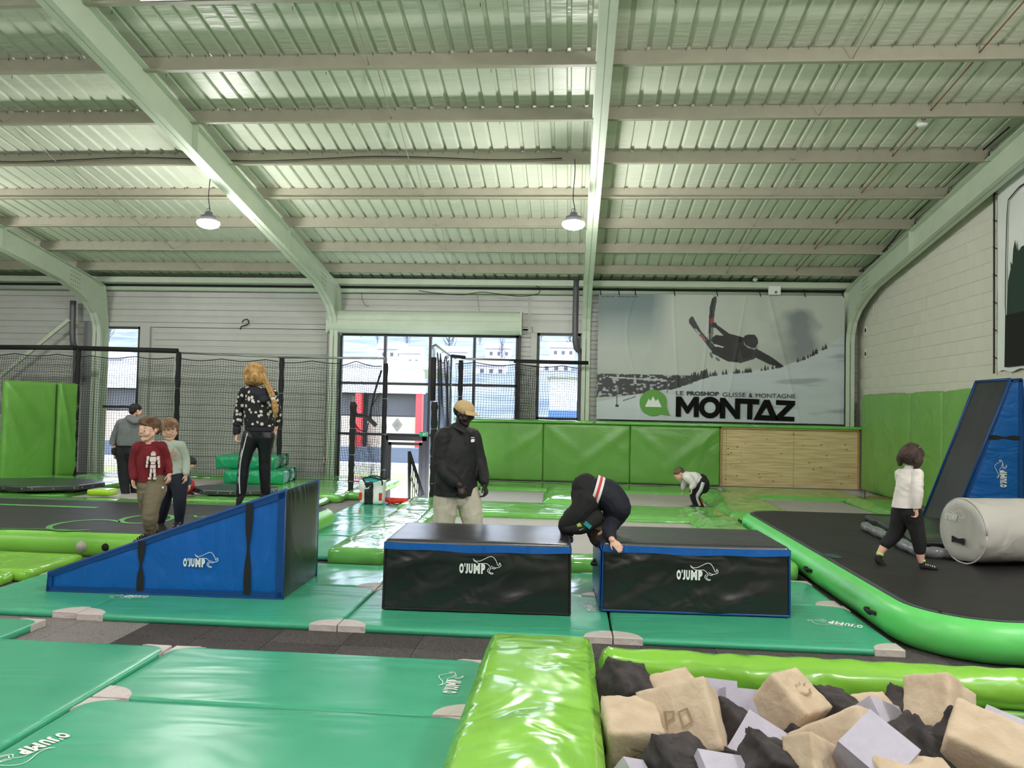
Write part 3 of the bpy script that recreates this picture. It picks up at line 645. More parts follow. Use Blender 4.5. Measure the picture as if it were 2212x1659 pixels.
def soft_box(a, b, h, lab, side_blue, lg, skew=.0):
    (x0, y0), (x1, y1) = a, b; w_, d_ = x1-x0, y1-y0; r = empty('vault_box', ((x0+x1)/2, (y0+y1)/2, .052)); tag(r, lab, 'vault box', 'black vault boxes')
    def shp(p, u):                                # slight taper towards the top
        t = (u.z+1)/2; return V((p.x*(1-.012*t), p.y*(1-.012*t), p.z))
    rbox('body', (w_, d_, h-.05), .012, (44, 20, 20), M['black'], r, Matrix.Translation((0, 0, (h-.05)/2)), puff=.008, wr=.009, ws=3, seed=int(x0*9)+3, shape=shp, crease=[(1, (-.95, -.7), (-.2, .7), .12, -.014), (1, (-.5, -.95), (.5, .6), .14, -.014), (1, (.2, -.9), (.9, .2), .12, .012), (1, (-.9, .3), (-.4, .9), .1, .01)])
    w2_, d2 = w_*.988+.006, d_*.988+.006
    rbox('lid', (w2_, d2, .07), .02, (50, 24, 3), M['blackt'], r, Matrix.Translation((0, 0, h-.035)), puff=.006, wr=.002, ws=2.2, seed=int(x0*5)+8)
    mb = MB(); n = 40
    for (p, q, nrm) in (((-1, -1), (1, -1), (0, -1)), ((-1, 1), (1, 1), (0, 1)), ((-1, -1), (-1, 1), (-1, 0)), ((1, -1), (1, 1), (1, 0))):
        for k in range(n):
            t0, t1 = k/n, (k+1)/n
            pts = []
            for t in (t0, t1):
                x = (p[0]+(q[0]-p[0])*t)*(w2_/2+.003); y = (p[1]+(q[1]-p[1])*t)*(d2/2+.003); dz = -.012*math.sin(math.pi*t)**2-.004*math.sin(t*17)
                pts.append((x, y, dz))
            (xa, ya_, za), (xb, yb, zb) = pts; nn = V((nrm[0], nrm[1], 0))*.006
            z1, z2 = h-.022, h-.07
            A_ = [V((xa, ya_, z2+za)), V((xb, yb, z2+zb)), V((xb, yb, z1+zb*.3)), V((xa, ya_, z1+za*.3))]
            mb.add(A_+[v+nn for v in A_], [(4, 5, 6, 7), (0, 1, 5, 4), (2, 3, 7, 6)])
    mb.build('blue_trim', M['blue'], r)
    e = MB()
    for sx in (-1, 1):
        for sy in (-1, 1): e.tube([(sx*w_/2, sy*d_/2, .01), (sx*w2_/2, sy*d2/2, h-.05)], .008, 6)
    e.tube([(-w_/2, -d_/2, .012), (w_/2, -d_/2, .012), (w_/2, d_/2, .012), (-w_/2, d_/2, .012), (-w_/2, -d_/2, .012)], .009, 6)
    e.build('edge_piping', M['blued'] if side_blue else M['bgrey'], r)
    if side_blue:
        rbox('blue_end_panel', (.008, d_*.985, h-.1), .003, (2, 10, 10), M['blue'], r, Matrix.Translation((-w_/2-.013, 0, (h-.05)/2)), wr=.004, ws=5)
        hb = MB(); hb.tube(spline([(-w_/2-.018, -.1, h*.55), (-w_/2-.05, 0, h*.52), (-w_/2-.018, .1, h*.55)], 5), .014, 6); hb.build('handle', M['bgrey'], r)
    logo(r, (lg[0], -d_/2-.014, lg[1]), (1, 0, 0), (0, .0, 1), .075, .012)
    return r
b1 = soft_box((-1.42, 5.81), (.005, 6.72), .535, 'left black vault box with blue trimmed lid', False, (-.13, .3))
b2_ = soft_box((.245, 6.02), (1.68, 6.9), .535, 'right black vault box with blue end panel', True, (-.15, .27))
b1.rotation_euler.z = .03; b2_.rotation_euler.z = .035
# wedge standing on end at the right wall
sw = wedge(Matrix.Identity(4), 'blue and black wedge standing on its tall end by the right wall', False)
_x, _z = V((.0, 0, -1)).normalized(), V((-1, 0, 0)).normalized(); _m = Matrix((_x, _z.cross(_x), _z)).transposed().to_4x4(); _m.translation = (5.5, 10.62, 2.1); sw.matrix_world = _m@Matrix.Scale(.93, 4)
logo(sw, (1.42, .86+.018, .2), (-1, 0, 0), (0, 0, 1), .085, .008)
# ================================================================ INFLATABLE TRACKS
def track(x0, x1, y0, y1, h, rad, lab, corner_r, mside, topname='track_top'):
    r = empty('air_track', ((x0+x1)/2, (y0+y1)/2, 0)); tag(r, lab, 'air track'); cx, cy = (x0+x1)/2, (y0+y1)/2
    def outline(ins, n=10):
        P = []; R_ = corner_r-ins if corner_r > ins else .02
        for (sx, sy, a0) in ((1, 1, 0), (-1, 1, 90), (-1, -1, 180), (1, -1, 270)):
            for k in range(n+1):
                a = math.radians(a0+90*k/n); P.append(V(((sx*((x1-x0)/2-ins-R_))+R_*math.cos(a), (sy*((y1-y0)/2-ins-R_))+R_*math.sin(a), 0)))
        return P
    def densify(P, step=.25):
        out = []
        for i in range(len(P)):
            a, b = P[i], P[(i+1) % len(P)]; k = max(1, int((b-a).length/step))
            for q in range(k): out.append(a.lerp(b, q/k))
        return out
    P = densify(outline(rad)); n = len(P); vs = []; m_ = 16
    for j in range(m_+1):
        a = -math.pi/2+math.pi*j/m_; off = rad*math.cos(a)**.9 if math.cos(a) > 0 else 0; z = h/2+h/2*math.sin(a)
        for i, p in enumerate(P):
            t = (P[(i+1) % n]-P[i-1]).normalized(); nn = V((t.y, -t.x, 0)); w_ = .004*math.sin(i*2.1)*max(0, math.cos(a))
            vs.append(p+nn*(off+w_)+V((0, 0, z)))
    fs = [(j*n+i, j*n+(i+1) % n, (j+1)*n+(i+1) % n, (j+1)*n+i) for j in range(m_) for i in range(n)]
    obj('side_tube', vs, fs, M[mside], r, True)
    Q = densify(outline(rad-.02)); k = len(Q)
    obj('edge_band', [p+V((0, 0, h+.002)) for p in Q]+[p*1.0+V((0, 0, h+.002)) for p in [q-(V(((1 if q.x > 0 else -1)*.07, 0, 0)) if abs(abs(q.x)-(x1-x0)/2) < abs(abs(q.y)-(y1-y0)/2) else V((0, (1 if q.y > 0 else -1)*.07, 0))) for q in Q]], [(i, (i+1) % k, k+(i+1) % k, k+i) for i in range(k)], mat('grey seam band', srgb(74, 74, 82), .5), r)
    Q = densify(outline(rad+.03)); obj(topname, [p+V((0, 0, h+.004)) for p in Q], [tuple(range(len(Q)))], M['track'], r)
    Q = outline(rad-.02); obj('under_sheet', [p+V((0, 0, h-.001)) for p in Q], [tuple(range(len(Q)))], M['track'], r)
    return r, cx, cy
tr, cx, cy = track(2.27, 5.55, 5.17, 10.95, .28, .13, 'large black topped inflatable track with green sides, right', .62, 'air')
def handle(r, c, p, ax, lab=None):              # small webbing handle loop on the tube
    mb = MB(); ax = V(ax).normalized(); o_ = V((-ax.y, ax.x, 0)); p = V(p)-V(c)
    pts = spline([p-ax*.07, p-ax*.045+o_*.035+V((0, 0, .01)), p+o_*.02-V((0, 0, .012)), p+ax*.045+o_*.035+V((0, 0, .01)), p+ax*.07], 5); mb.tube(pts, .016, 6); mb.build('handle', M['bgrey'], r)
for y in (5.95, 7.45, 9.25): handle(tr, (cx, cy, 0), (2.27, y, .15), (0, 1, 0))
mb = MB(); Tm = frame_T((2.268-cx, 10.25-cy, .1), (0, -1, 0), (-.0, 0, 1)); text(mb, 'AirTrack Factory', .0, 0, .75, .1, Tm, .0, .006); mb.build('lettering', M['pipe'], tr)
for y in (10.5, 10.38): mb = MB(); mb.box((2.262-cx, y-.02-cy, .08), (2.272-cx, y+.02-cy, .2)); mb.build('print_mark', M['bgrey'], tr)
disc = MB(); lathe(disc, [(0, 0), (.075, 0)], 20, Matrix.Translation((gp(1798, 1202, .28).x-cx, gp(1798, 1202, .28).y-cy, .287))@Matrix.Scale(1.6, 4, (0, 1, 0))); disc.build('round_print', mat('faded teal print', srgb(48, 74, 74), .5), tr)
tl, cx, cy = track(-13.5, -3.05, 7.42, 10.05, .25, .12, 'long black topped inflatable track with lime sides, left', .3, 'airl')
vv = wp(172, 1178, 7.4)
mb = MB(); lathe(mb, [(.0, .02), (.03, .02), (.032, .012), (.05, .012), (.055, 0)], 24, Matrix.Translation((vv.x-cx, 7.425-cy, .12))@Matrix.Rotation(math.pi/2, 4, 'X')); mb.build('valve', M['patch'], tl, True)
mb = MB(); lathe(mb, [(.0, .02), (.036, .015), (.04, 0)], 20, Matrix.Translation((vv.x-cx+.26, 7.425-cy, .12))@Matrix.Rotation(math.pi/2, 4, 'X')); mb.build('valve_cap', M['bgrey'], tl, True)
lm = mat('lime print', srgb(92, 170, 80), .5)
mb = MB(); mb.box((-10-cx, 9.15-cy, .255), (-5.9-cx, 9.24-cy, .258)); mb.box((-10-cx, 9.95-cy-.15, .255), (-3.6-cx, 9.98-cy-.15, .258)); mb.build('printed_stripe', lm, tl)
Tm = frame_T((-5.2-cx, 7.9-cy, .257), (1, .12, 0), (0, 1, 0)); mb = MB()
ribbon(mb, [(math.cos(a)*.32, math.sin(a)*.38) for a in [k*math.pi/14 for k in range(3, 25)]], .06, Tm); ribbon(mb, [(.45+math.cos(a)*.26, .5+math.sin(a)*.34) for a in [k*math.pi/14 for k in range(29)]], .06, Tm); ribbon(mb, [(.8+k*.06, .75+.08*math.sin(k*1.9)) for k in range(18)], .04, Tm)
ribbon(mb, [(-1.2, -.3), (0, -.32)], .05, Tm); mb.build('lettering', lm, tl)
# roller and thin mat on the right track
def cyl(name, a, b, rad, m, par, wr=.01, n=40, L=26):
    a = V(a); b = V(b); ax = (b-a).normalized(); up = V((0, 0, 1)); sd = ax.cross(up).normalized(); up = sd.cross(ax); vs = []; fs = []
    prof = [(0, .0), (0, .35), (0, .7), (0, .93), (.012, .985), (.03, 1.0)]+[(.03+(1-.06)*k/L, 1.0) for k in range(1, L)]+[(.97, 1), (.988, .985), (1, .93), (1, .6), (1, .0)]
    for t, q in prof:
        for k in range(n):
            an = 2*math.pi*k/n; d = sd*math.cos(an)+up*math.sin(an); f = 1+wr*noise.noise(V((t*5, math.cos(an)*2, math.sin(an)*2)))
            if math.sin(an) < -.85: f *= .85/abs(math.sin(an))*.5+.5
            vs.append(a+(b-a)*t+d*rad*q*f)
    for j in range(len(prof)-1): fs += [(j*n+k, j*n+(k+1) % n, (j+1)*n+(k+1) % n, (j+1)*n+k) for k in range(n)]
    return obj(name, vs, fs, m, par, True)
rc = V((3.58, 7.33, .29)); rl = empty('roller', rc); tag(rl, 'light grey foam roller cylinder lying on the right inflatable track', 'roller'); R_ = .30
dirr = V((1, .22, 0)).normalized()
cyl('cover', V((0, 0, R_*.96)), V((0, 0, R_*.96))+dirr*1.5, R_, M['silver'], rl, .05)
sdv = V((dirr.y, -dirr.x, 0)); fc = V((0, 0, R_*.96))-dirr*.006
logo(rl, fc-sdv*.2+V((0, 0, .08)), sdv, (0, 0, 1), .06, .006)
hb = MB(); hb.prism([fc+sdv*x+V((0, 0, z))-dirr*.004 for x, z in ((-.1, -.06), (-.03, -.075), (.05, -.06), (.05, -.12), (-.03, -.105), (-.1, -.12))], -dirr*.012); hb.build('handle', M['bgrey'], rl)
e = MB(); e.tube([fc+(sdv*math.cos(a)+V((0, 0, 1))*math.sin(a))*R_*.98+dirr*.02 for a in [k*math.pi/16 for k in range(33)]], .008, 6); e.build('piping', M['silver'], rl, True)
tm = rbox('thin_mat', (1.7, 1.95, .09), .03, (26, 30, 3), M['blackt'], None, T3((4.42, 8.85, .335), -.1), wr=.02, ws=3, seed=31); tag(tm, 'thin black folded mat behind the girl in white', 'mat')
cm = mat('clear plastic edge', srgb(120, 120, 125), .15, bump=[(20, .8, one, 1)], coat=.6)
P1, P2, P3 = V((3.5, 9.55, .33)), V((3.47, 8.5, .33)), V((3.62, 7.95, .33))
mb = MB(); mb.tube(spline([gp(1868, 1137, .33), gp(1925, 1163, .33), gp(1985, 1190, .33), gp(2060, 1196, .33)], 8), [.055+.008*math.sin(k*1.7) for k in range(25)], 10); tag(mb.build('plastic_edge', cm, None, True), 'crinkled clear plastic edging along the thin black mat', 'edging')
# ================================================================ PIT
tag(rbox('pit_rail_pad', (.6, 3.4, .26), .045, (30, 80, 6), M['lime'], None, T3((-.155, 2.93, .13)), puff=.02, wr=.007, ws=2.4, seed=51, crease=[(2, (-.6, .1), (.8, .35), .08, .012), (2, (-.3, .6), (.7, .45), .06, .01), (2, (-.2, .2), (.9, -.1), .05, .01)]), 'wide lime glossy pad along the left side of the foam pit', 'pad')
def roll(p0, p1, rad, m, lab):
    vs = []; fs = []; n = 26; L = 150; p0 = V(p0); p1 = V(p1); ax = (p1-p0)/L
    for j in range(L+1):
        e_ = min(1, j/2+.35, (L-j)/2+.35); x = j*3.2/L
        for k in range(n):
            a = 2*math.pi*k/n; g_ = max(0, math.sin(a+.6)); f = 1+.1*noise.noise(V((x*9+math.sin(a)*2.2, a*.9, 3)))*(1.2 if x < .9 else .5)+.03*math.sin(x*38+2*math.cos(a))*g_
            vs.append(p0+ax*j+V((0, math.cos(a), math.sin(a)))*rad*e_*f)
    for j in range(L): fs += [(j*n+k, (j+1)*n+k, (j+1)*n+(k+1) % n, j*n+(k+1) % n) for k in range(n)]
    fs += [tuple(range(n)), tuple(L*n+k for k in range(n))[::-1]]
    return tag(obj('edge_roll', vs, fs, m, None, True), lab, 'padded roll')
roll((.19, 4.66, .07), (4.7, 4.5, .085), .115, M['lime'], 'long lime padded roll along the back edge of the foam pit')
lin = empty('pit_liner', (PIT[0], PIT[2], -.5)); tag(lin, 'dark green padded lining of the foam pit', 'lining'); dx, dy = PIT[1]-PIT[0], PIT[3]-PIT[2]
rbox('back_pad', (dx, .06, .5), .02, (50, 2, 10), M['limed'], lin, Matrix.Translation((dx/2, dy-.03, .25)), wr=.02, ws=3, seed=60)
for nm, a, b in (('left_pad', (0, 0, 0), (.04, dy-.06, .49)), ('right_pad', (dx-.04, 0, 0), (dx, dy-.06, .49)), ('front_pad', (.04, 0, 0), (dx-.04, .04, .49)), ('pit_floor', (0, 0, -.02), (dx, dy, 0))): box(nm, a, b, M['dark'] if 'floor' in nm else M['bgrey'], lin)

hv_ = []; hf_ = []; nx_, ny_ = 60, 56
for j in range(ny_+1):
    for i in range(nx_+1):
        x = PIT[0]+.045+(PIT[1]-PIT[0]-.09)*i/nx_; y = PIT[2]+.05+(PIT[3]-PIT[2]-.12)*j/ny_; z = -.13+.09*noise.noise(V((x*4, y*4, 1)))-.05*abs(noise.noise(V((x*7, y*7, 5))))
        hv_.append((x, y, z))
for j in range(ny_):
    for i in range(nx_): k = j*(nx_+1)+i; hf_.append((k, k+1, k+nx_+2, k+nx_+1))
o = obj('foam_heap', hv_, hf_, M['charcoal'], None, False); o['kind'] = 'stuff'; tag(o, 'heap of dark foam pieces filling the bottom of the pit', 'foam')
# foam cubes: (px, py of centre, depth, size, yaw, tilt x, tilt y, kind, label)
def foam(px, py, Y, s, rz, rx, ry, kind, lab, dims=(1, 1, 1), marks=None, seed=0):
    c = wp(px, py+(16 if seed else 4), Y); m_ = M[kind]; amp = {'cream': .005, 'charcoal': .011, 'lilac': .001}[kind]; n = 16 if kind != 'lilac' else 3
    idx = {}; vs = []; fs = []
    def vid(i, j, k):
        if (i, j, k) not in idx:
            u = V((2*i/n-1, 2*j/n-1, 2*k/n-1)); p = V((u.x*dims[0], u.y*dims[1], u.z*dims[2]))*s/2; o_ = V((seed*3.7, seed*1.3, 0))
            d = u.normalized(); edge = sum(abs(c_) > .99 for c_ in u)
            f = noise.noise(p/s*5+o_)*amp+noise.noise(p/s*14+o_)*amp*.5
            if kind == 'charcoal': f += amp*1.1*noise.noise(p/s*2.2+o_); f -= .07*s*max(0, abs(noise.noise(p/s*1.6+o_*2))-.15)*2
            if edge >= 2: f -= amp*1.3*max(0, noise.noise(p/s*6+o_)+.2)+(.006 if kind != 'lilac' else .001)
            idx[(i, j, k)] = len(vs); vs.append(p+d*f)
        return idx[(i, j, k)]
    for i in range(n):
        for j in range(n):
            fs += [(vid(i,j,n), vid(i+1,j,n), vid(i+1,j+1,n), vid(i,j+1,n)), (vid(i,j,0), vid(i,j+1,0), vid(i+1,j+1,0), vid(i+1,j,0)),
                   (vid(i,0,j), vid(i+1,0,j), vid(i+1,0,j+1), vid(i,0,j+1)), (vid(i,n,j), vid(i,n,j+1), vid(i+1,n,j+1), vid(i+1,n,j)),
                   (vid(0,i,j), vid(0,i,j+1), vid(0,i+1,j+1), vid(0,i+1,j)), (vid(n,i,j), vid(n,i+1,j), vid(n,i+1,j+1), vid(n,i,j+1))]
    o = obj('foam_block', vs, fs, m_, None, kind != 'lilac'); o.location = c; o.rotation_euler = (math.radians(rx), math.radians(ry), math.radians(rz))
    tag(o, lab, 'foam block', 'foam pit blocks')
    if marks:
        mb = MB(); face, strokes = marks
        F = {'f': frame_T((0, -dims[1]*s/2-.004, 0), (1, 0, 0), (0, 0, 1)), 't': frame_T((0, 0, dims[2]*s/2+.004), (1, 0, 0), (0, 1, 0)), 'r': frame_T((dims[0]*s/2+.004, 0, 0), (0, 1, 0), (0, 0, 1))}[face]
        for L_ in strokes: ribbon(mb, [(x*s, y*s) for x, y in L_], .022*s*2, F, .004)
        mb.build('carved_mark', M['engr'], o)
    return o
R1 = [[(-.18, -.12), (-.16, .15), (-.02, .12), (-.05, .02), (-.15, 0)], [(.08, -.15), (.06, .1), (.2, .12), (.24, -.08), (.1, -.14)]]
SM = [[(-.15, .05), (-.08, .12)], [(0, .08), (.06, .15)], [(.12, .05), (.2, .1)], [(-.18, -.05), (-.05, -.14), (.12, -.12), (.2, -.03)]]
ZZ = [[(-.1, .3), (.1, .22), (-.06, .14), (.1, .05), (-.08, -.04), (.1, -.12), (-.06, -.2)]]
RA = [[(-.35, -.1), (-.2, .14), (-.08, -.04)], [(-.28, 0), (-.12, .0)], [(.02, -.1), (.06, .1)], [(.16, -.12), (.2, .08), (.34, .02), (.3, -.12)]]
FB = [
 (1350, 1497, 4.02, .25, 38, 28, 18, 'charcoal', 'charcoal foam block in the far left corner of the pit', (1.1, 1, 1), None),
 (1455, 1480, 4.06, .2, 20, 22, -8, 'cream', 'small cream foam block behind the lettered one', (1.15, .9, .7), None),
 (1478, 1552, 3.52, .27, -12, -32, -20, 'cream', 'rough cream foam block with two carved letters', (1.2, 1, 1.15), ('f', R1)),
 (1545, 1500, 3.9, .21, 6, -22, 6, 'lilac', 'lilac foam slab standing behind the lettered cream block', (.9, .5, 1), None),
 (1612, 1530, 3.75, .23, 2, -24, 3, 'lilac', 'lilac square foam block left of the smiling cream one', (.95, .6, 1), None),
 (1700, 1514, 3.72, .235, 44, 34, 4, 'cream', 'cream foam block with a carved smile, edge towards the viewer', (1, 1, 1.1), ('t', SM)),
 (1802, 1528, 3.95, .22, 25, 10, 14, 'charcoal', 'charcoal foam block right of the smiling cream one', (1, 1, .9), None),
 (1880, 1530, 4.0, .2, 10, 20, -4, 'cream', 'pale cream foam block behind the lilac square', (1.1, .9, .7), None),
 (1912, 1552, 3.8, .22, 30, 42, 22, 'lilac', 'lilac foam square tilted behind the crumbly cream block', (1, .9, .5), None),
 (1362, 1586, 3.45, .255, 6, 16, -1, 'cream', 'cream foam block standing at the left front with a zigzag cut', (.95, 1, 1.15), ('f', ZZ)),
 (1590, 1592, 3.6, .26, 30, 20, 30, 'charcoal', 'charcoal foam block under the lettered cream one', (1, 1, 1), None),
 (1640, 1606, 3.45, .22, -28, 36, 22, 'lilac', 'lilac foam block in front of the smiling cream one', (1, 1, .6), None),
 (1818, 1600, 3.42, .27, -20, -24, -32, 'cream', 'crumbly cream foam block with a torn corner, middle of the pit', (1.25, 1, .85), None),
 (1765, 1640, 3.15, .2, 34, -30, 30, 'cream', 'cream foam slab with carved letters at the bottom edge', (1.3, .7, .9), ('t', RA)),
 (1965, 1590, 3.62, .19, 20, 10, -24, 'charcoal', 'charcoal foam lump under the tall cream block', (1.2, 1, .8), None),
 (2030, 1520, 3.72, .235, 28, -24, 34, 'cream', 'tall cream foam block tilted at the back right', (1, .95, 1.1), None),
 (2100, 1600, 3.5, .24, 20, 20, 20, 'charcoal', 'charcoal foam block left of the brown shaded cream one', (1, 1, .9), None),
 (2136, 1622, 3.25, .26, -30, 20, 14, 'cream', 'large cream foam block at the right front', (1.25, 1, 1), None),
 (2195, 1580, 3.6, .2, -40, 30, 10, 'lilac', 'lilac foam slab at the right edge of the picture', (1.4, .8, .5), None),
 (1885, 1626, 3.12, .215, 35, 30, -24, 'lilac', 'lilac foam block front and centre, corner upwards', (1, 1, 1), None),
 (1975, 1690, 3.0, .24, 10, 12, 6, 'cream', 'cream foam block cut by the bottom edge, right of the lilac corner', (1.3, .8, .7), None),
 (1465, 1648, 3.2, .22, 30, 20, 10, 'charcoal', 'charcoal foam block at the bottom left of the pit', (1.1, 1, .9), None),
 (1680, 1655, 3.15, .22, 15, 8, 22, 'charcoal', 'charcoal foam block at the bottom beside the carved slab', (1.2, 1, .9), None),
 (1560, 1662, 3.1, .16, 15, 20, 12, 'lilac', 'small lilac foam piece at the bottom edge', (1.2, 1, .6), None),
 (1365, 1672, 3.1, .12, 40, 30, 20, 'lilac', 'tiny lilac foam corner at the bottom left', (1, 1, 1), None),
 (1740, 1600, 3.6, .2, 60, 30, 10, 'charcoal', 'charcoal foam lump between the smiling and crumbly blocks', (1, 1, .8), None),
 (1420, 1620, 3.5, .22, 50, 10, 30, 'charcoal', 'charcoal foam lump behind the zigzag cream block', (1, 1, .8), None),
 (2010, 1640, 3.3, .22, 20, 30, 30, 'charcoal', 'charcoal foam lump behind the lilac corner block', (1.1, 1, .9), None),
 (1650, 1560, 3.95, .2, 0, 20, 30, 'charcoal', 'charcoal foam lump behind the lilac square', (1.1, 1, .9), None),
 (1950, 1520, 4.1, .2, 70, 20, 30, 'charcoal', 'charcoal foam lump behind the tall cream block', (1.0, 1, .9), None),
 (1530, 1630, 3.4, .2, 70, 20, 30, 'charcoal', 'charcoal foam lump under the lettered block, lower one', (1.0, 1, .9), None),
]
for i, a in enumerate(FB): foam(a[0], a[1], a[2], a[3], a[4], a[5], a[6], a[7], a[8], a[9], a[10], i)
# ================================================================ TRAMPOLINES
def tpad(x0, x1, y0, y1, z1, lab, m='limet', rz=0.0, z0=0.0, wr=.014, seed=0, group='trampoline pads', puff=.01, rd=.04, shape=None, cat='pad', name='trampoline_pad'):
    h = z1-z0; nx = max(6, min(60, int((x1-x0)/.09))); ny = max(6, min(60, int((y1-y0)/.09)))
    o = rbox(name, (x1-x0, y1-y0, h), min(rd, h*.45), (nx, ny, 4), M[m], None, T3(((x0+x1)/2, (y0+y1)/2, z0+h/2), rz), puff=puff, wr=wr, ws=1.7, seed=seed, shape=shape); return tag(o, lab, cat, group)
def bed(x0, x1, y0, y1, z, lab):
    r = empty('trampoline_bed', ((x0+x1)/2, (y0+y1)/2, 0)); a, b = (x1-x0)/2, (y1-y0)/2
    box('jump_sheet', (-a, -b, z-.006), (a, b, z), M['bed'], r); f = MB()
    for p, q in (((-a-.04, -b-.04, 0), (a+.04, -b, z-.01)), ((-a-.04, b, 0), (a+.04, b+.04, z-.01)), ((-a-.04, -b, 0), (-a, b, z-.01)), ((a, -b, 0), (a+.04, b, z-.01))): f.box(p, q)
    f.build('bed_frame', M['dark'], r); return tag(r, lab, 'trampoline bed', 'grey trampoline beds')
bed(-1.9, 1.65, 7.9, 10.55, .1, 'grey trampoline bed behind the vault boxes')
bed(-1.7, -.42, 11.95, 14.0, .1, 'grey trampoline bed in front of the leftmost back pads')
bed(.4, 2.25, 12.1, 14.2, .1, 'grey trampoline bed under the bending boy')
bed(3.3, 4.75, 11.6, 13.9, .1, 'grey trampoline bed in front of the plywood panel')
tpad(-2.42, -1.83, 7.55, 11.4, .17, 'long lime pad along the aisle, left of the first bed', seed=1, wr=.014)
tpad(-1.8, 1.62, 7.5, 7.88, .15, 'lime pad behind the vault boxes', seed=2, wr=.03)
tpad(-1.9, 1.85, 10.58, 11.85, .17, 'wide lime cross pad behind the man in the cap', seed=3, wr=.01)
tpad(-2.6, -1.74, 11.45, 12.6, .12, 'small lime pad near the red cloth', seed=4, wr=.02)
tpad(-2.2, -1.74, 12.63, 15.55, .14, 'lime pad beside the stair rail', seed=5, wr=.02)
tpad(-.4, .38, 11.88, 14.3, .2, 'humped lime divider pad in front of the middle back pad', seed=6, wr=.03, puff=.05, rd=.07)
tpad(-1.7, 2.9, 14.35, 15.55, .13, 'long lime pad at the foot of the back wall pads', seed=7, wr=.02)
tpad(1.66, 2.2, 7.5, 11.7, .2, 'lime pad between the first bed and the right inflatable track', seed=8, wr=.035, puff=.04, rd=.07)
tpad(2.3, 3.25, 11.25, 14.3, .17, 'broad lime pad right of the bending boy', seed=9, wr=.035, puff=.04, rd=.07)
tpad(3.0, 5.3, 14.0, 15.5, .15, 'lime pad at the foot of the plywood panel', seed=10, wr=.03, puff=.02)
tpad(4.8, 5.42, 11.2, 13.9, .19, 'lime pad in the right corner beside the raw board', seed=12, wr=.04, puff=.03, rd=.07)
# left park
tpad(-13.5, -3.9, 10.35, 11.35, .1, 'long lime pad behind the left inflatable track', seed=20, wr=.01)
tpad(-13.5, -8.05, 11.4, 12.55, .1, 'lime pad before the black mat at the left edge', seed=21, wr=.012)
bed(-7.9, -6.1, 11.5, 13.0, .06, 'grey trampoline bed where the man in the grey hoodie stands')
tpad(-6.0, -3.9, 11.4, 12.3, .1, 'lime pad in front of the octagonal black mat', seed=22, wr=.012)
tpad(-11.2, -8.05, 12.6, 14.2, .13, 'lime pad in front of the upright lime pads', seed=23, wr=.012)
tpad(-9.7, -7.95, 14.3, 15.9, .12, 'lime pad under the tall window', seed=24, wr=.01)
bed(-7.8, -6.2, 13.3, 15.0, .06, 'grey trampoline bed behind the man in the grey hoodie')
tpad(-7.9, -6.1, 13.03, 13.27, .1, 'narrow lime strip between two left beds', seed=25, wr=.008)
tpad(-6.05, -3.9, 12.35, 15.9, .12, 'lime pad under the stack of green mats', seed=26, wr=.012)
tpad(-7.9, -6.1, 15.05, 15.9, .12, 'lime pad against the back wall left of the mat stack', seed=27, wr=.01)
a = gp(222, 1066, .13)
tag(rbox('yellow_block', (.36, .3, .1), .03, (8, 8, 4), mat('yellow green vinyl', srgb(176, 214, 56), .3, coat=.3), None, T3((a.x, a.y, .155)), wr=.006), 'small yellow green block left of the man in the hoodie', 'block')
# stack of folded green mats
def folded(a, b, depth, z0, h, lab, seed):
    a = V(a); b = V(b); L_ = (b-a).length; ang = math.atan2((b-a).y, (b-a).x); r = empty('folded_mat', (a.x, a.y, z0)); r.rotation_euler.z = ang; tag(r, lab, 'folded mat', 'stack of green folded mats')
    rbox('cover', (L_, depth, h), .03, (30, 26, 5), M['greenw'], r, Matrix.Translation((L_/2, depth/2, h/2)), puff=.01, wr=.008, ws=4, seed=seed)
    for f_ in (.4, .8): MB().box((L_-.01, depth*f_-.02, 0), (L_+.012, depth*f_+.02, h)).build('strap', M['bgrey'], r)
    logo(r, (L_+.012, depth*.5, h*.25), (0, 1, 0), (0, 0, 1), h*.35, .004); return r
p = gp(482, 1046, .12); q = gp(612, 1048, .12); folded(p, q, 1.15, .13, .24, 'lower green folded mat of the stack by the back wall', 1)
p2 = V((p.x-.28, p.y+.25, 0)); q2 = V((q.x-.28, q.y+.25, 0)); folded(p2, q2, 1.2, .375, .24, 'upper green folded mat of the stack by the back wall', 2)
def octo(c, rx, ry, z, lab, rot=.3, th=.08):
    r = empty('black_mat', (c.x, c.y, z)); P = [V((rx*math.cos(a+rot), ry*math.sin(a+rot), 0)) for a in [k*math.pi/4 for k in range(8)]]
    o = MB().prism(P, (0, 0, th)).build('cover', M['blackt'], r); bevel(o, .018, 2); mb = MB()
    for i in range(8):
        for t in (.1, .5, .9): v_ = P[i].lerp(P[(i+1) % 8], t)*1.003; mb.tube([v_+V((0, 0, th*.5)), v_*1.006+V((0, 0, th*.5))], .014, 6)
    mb.build('eyelet', M['alu'], r); return tag(r, lab, 'mat', 'black octagonal mats')
octo(gp(85, 1052, .14), 1.05, .75, .15, 'black mat on the lime pads at the left edge'); octo(gp(508, 1064, .12)+V((0, .0, 0)), .72, .55, .13, 'black octagonal mat in front of the green mat stack')
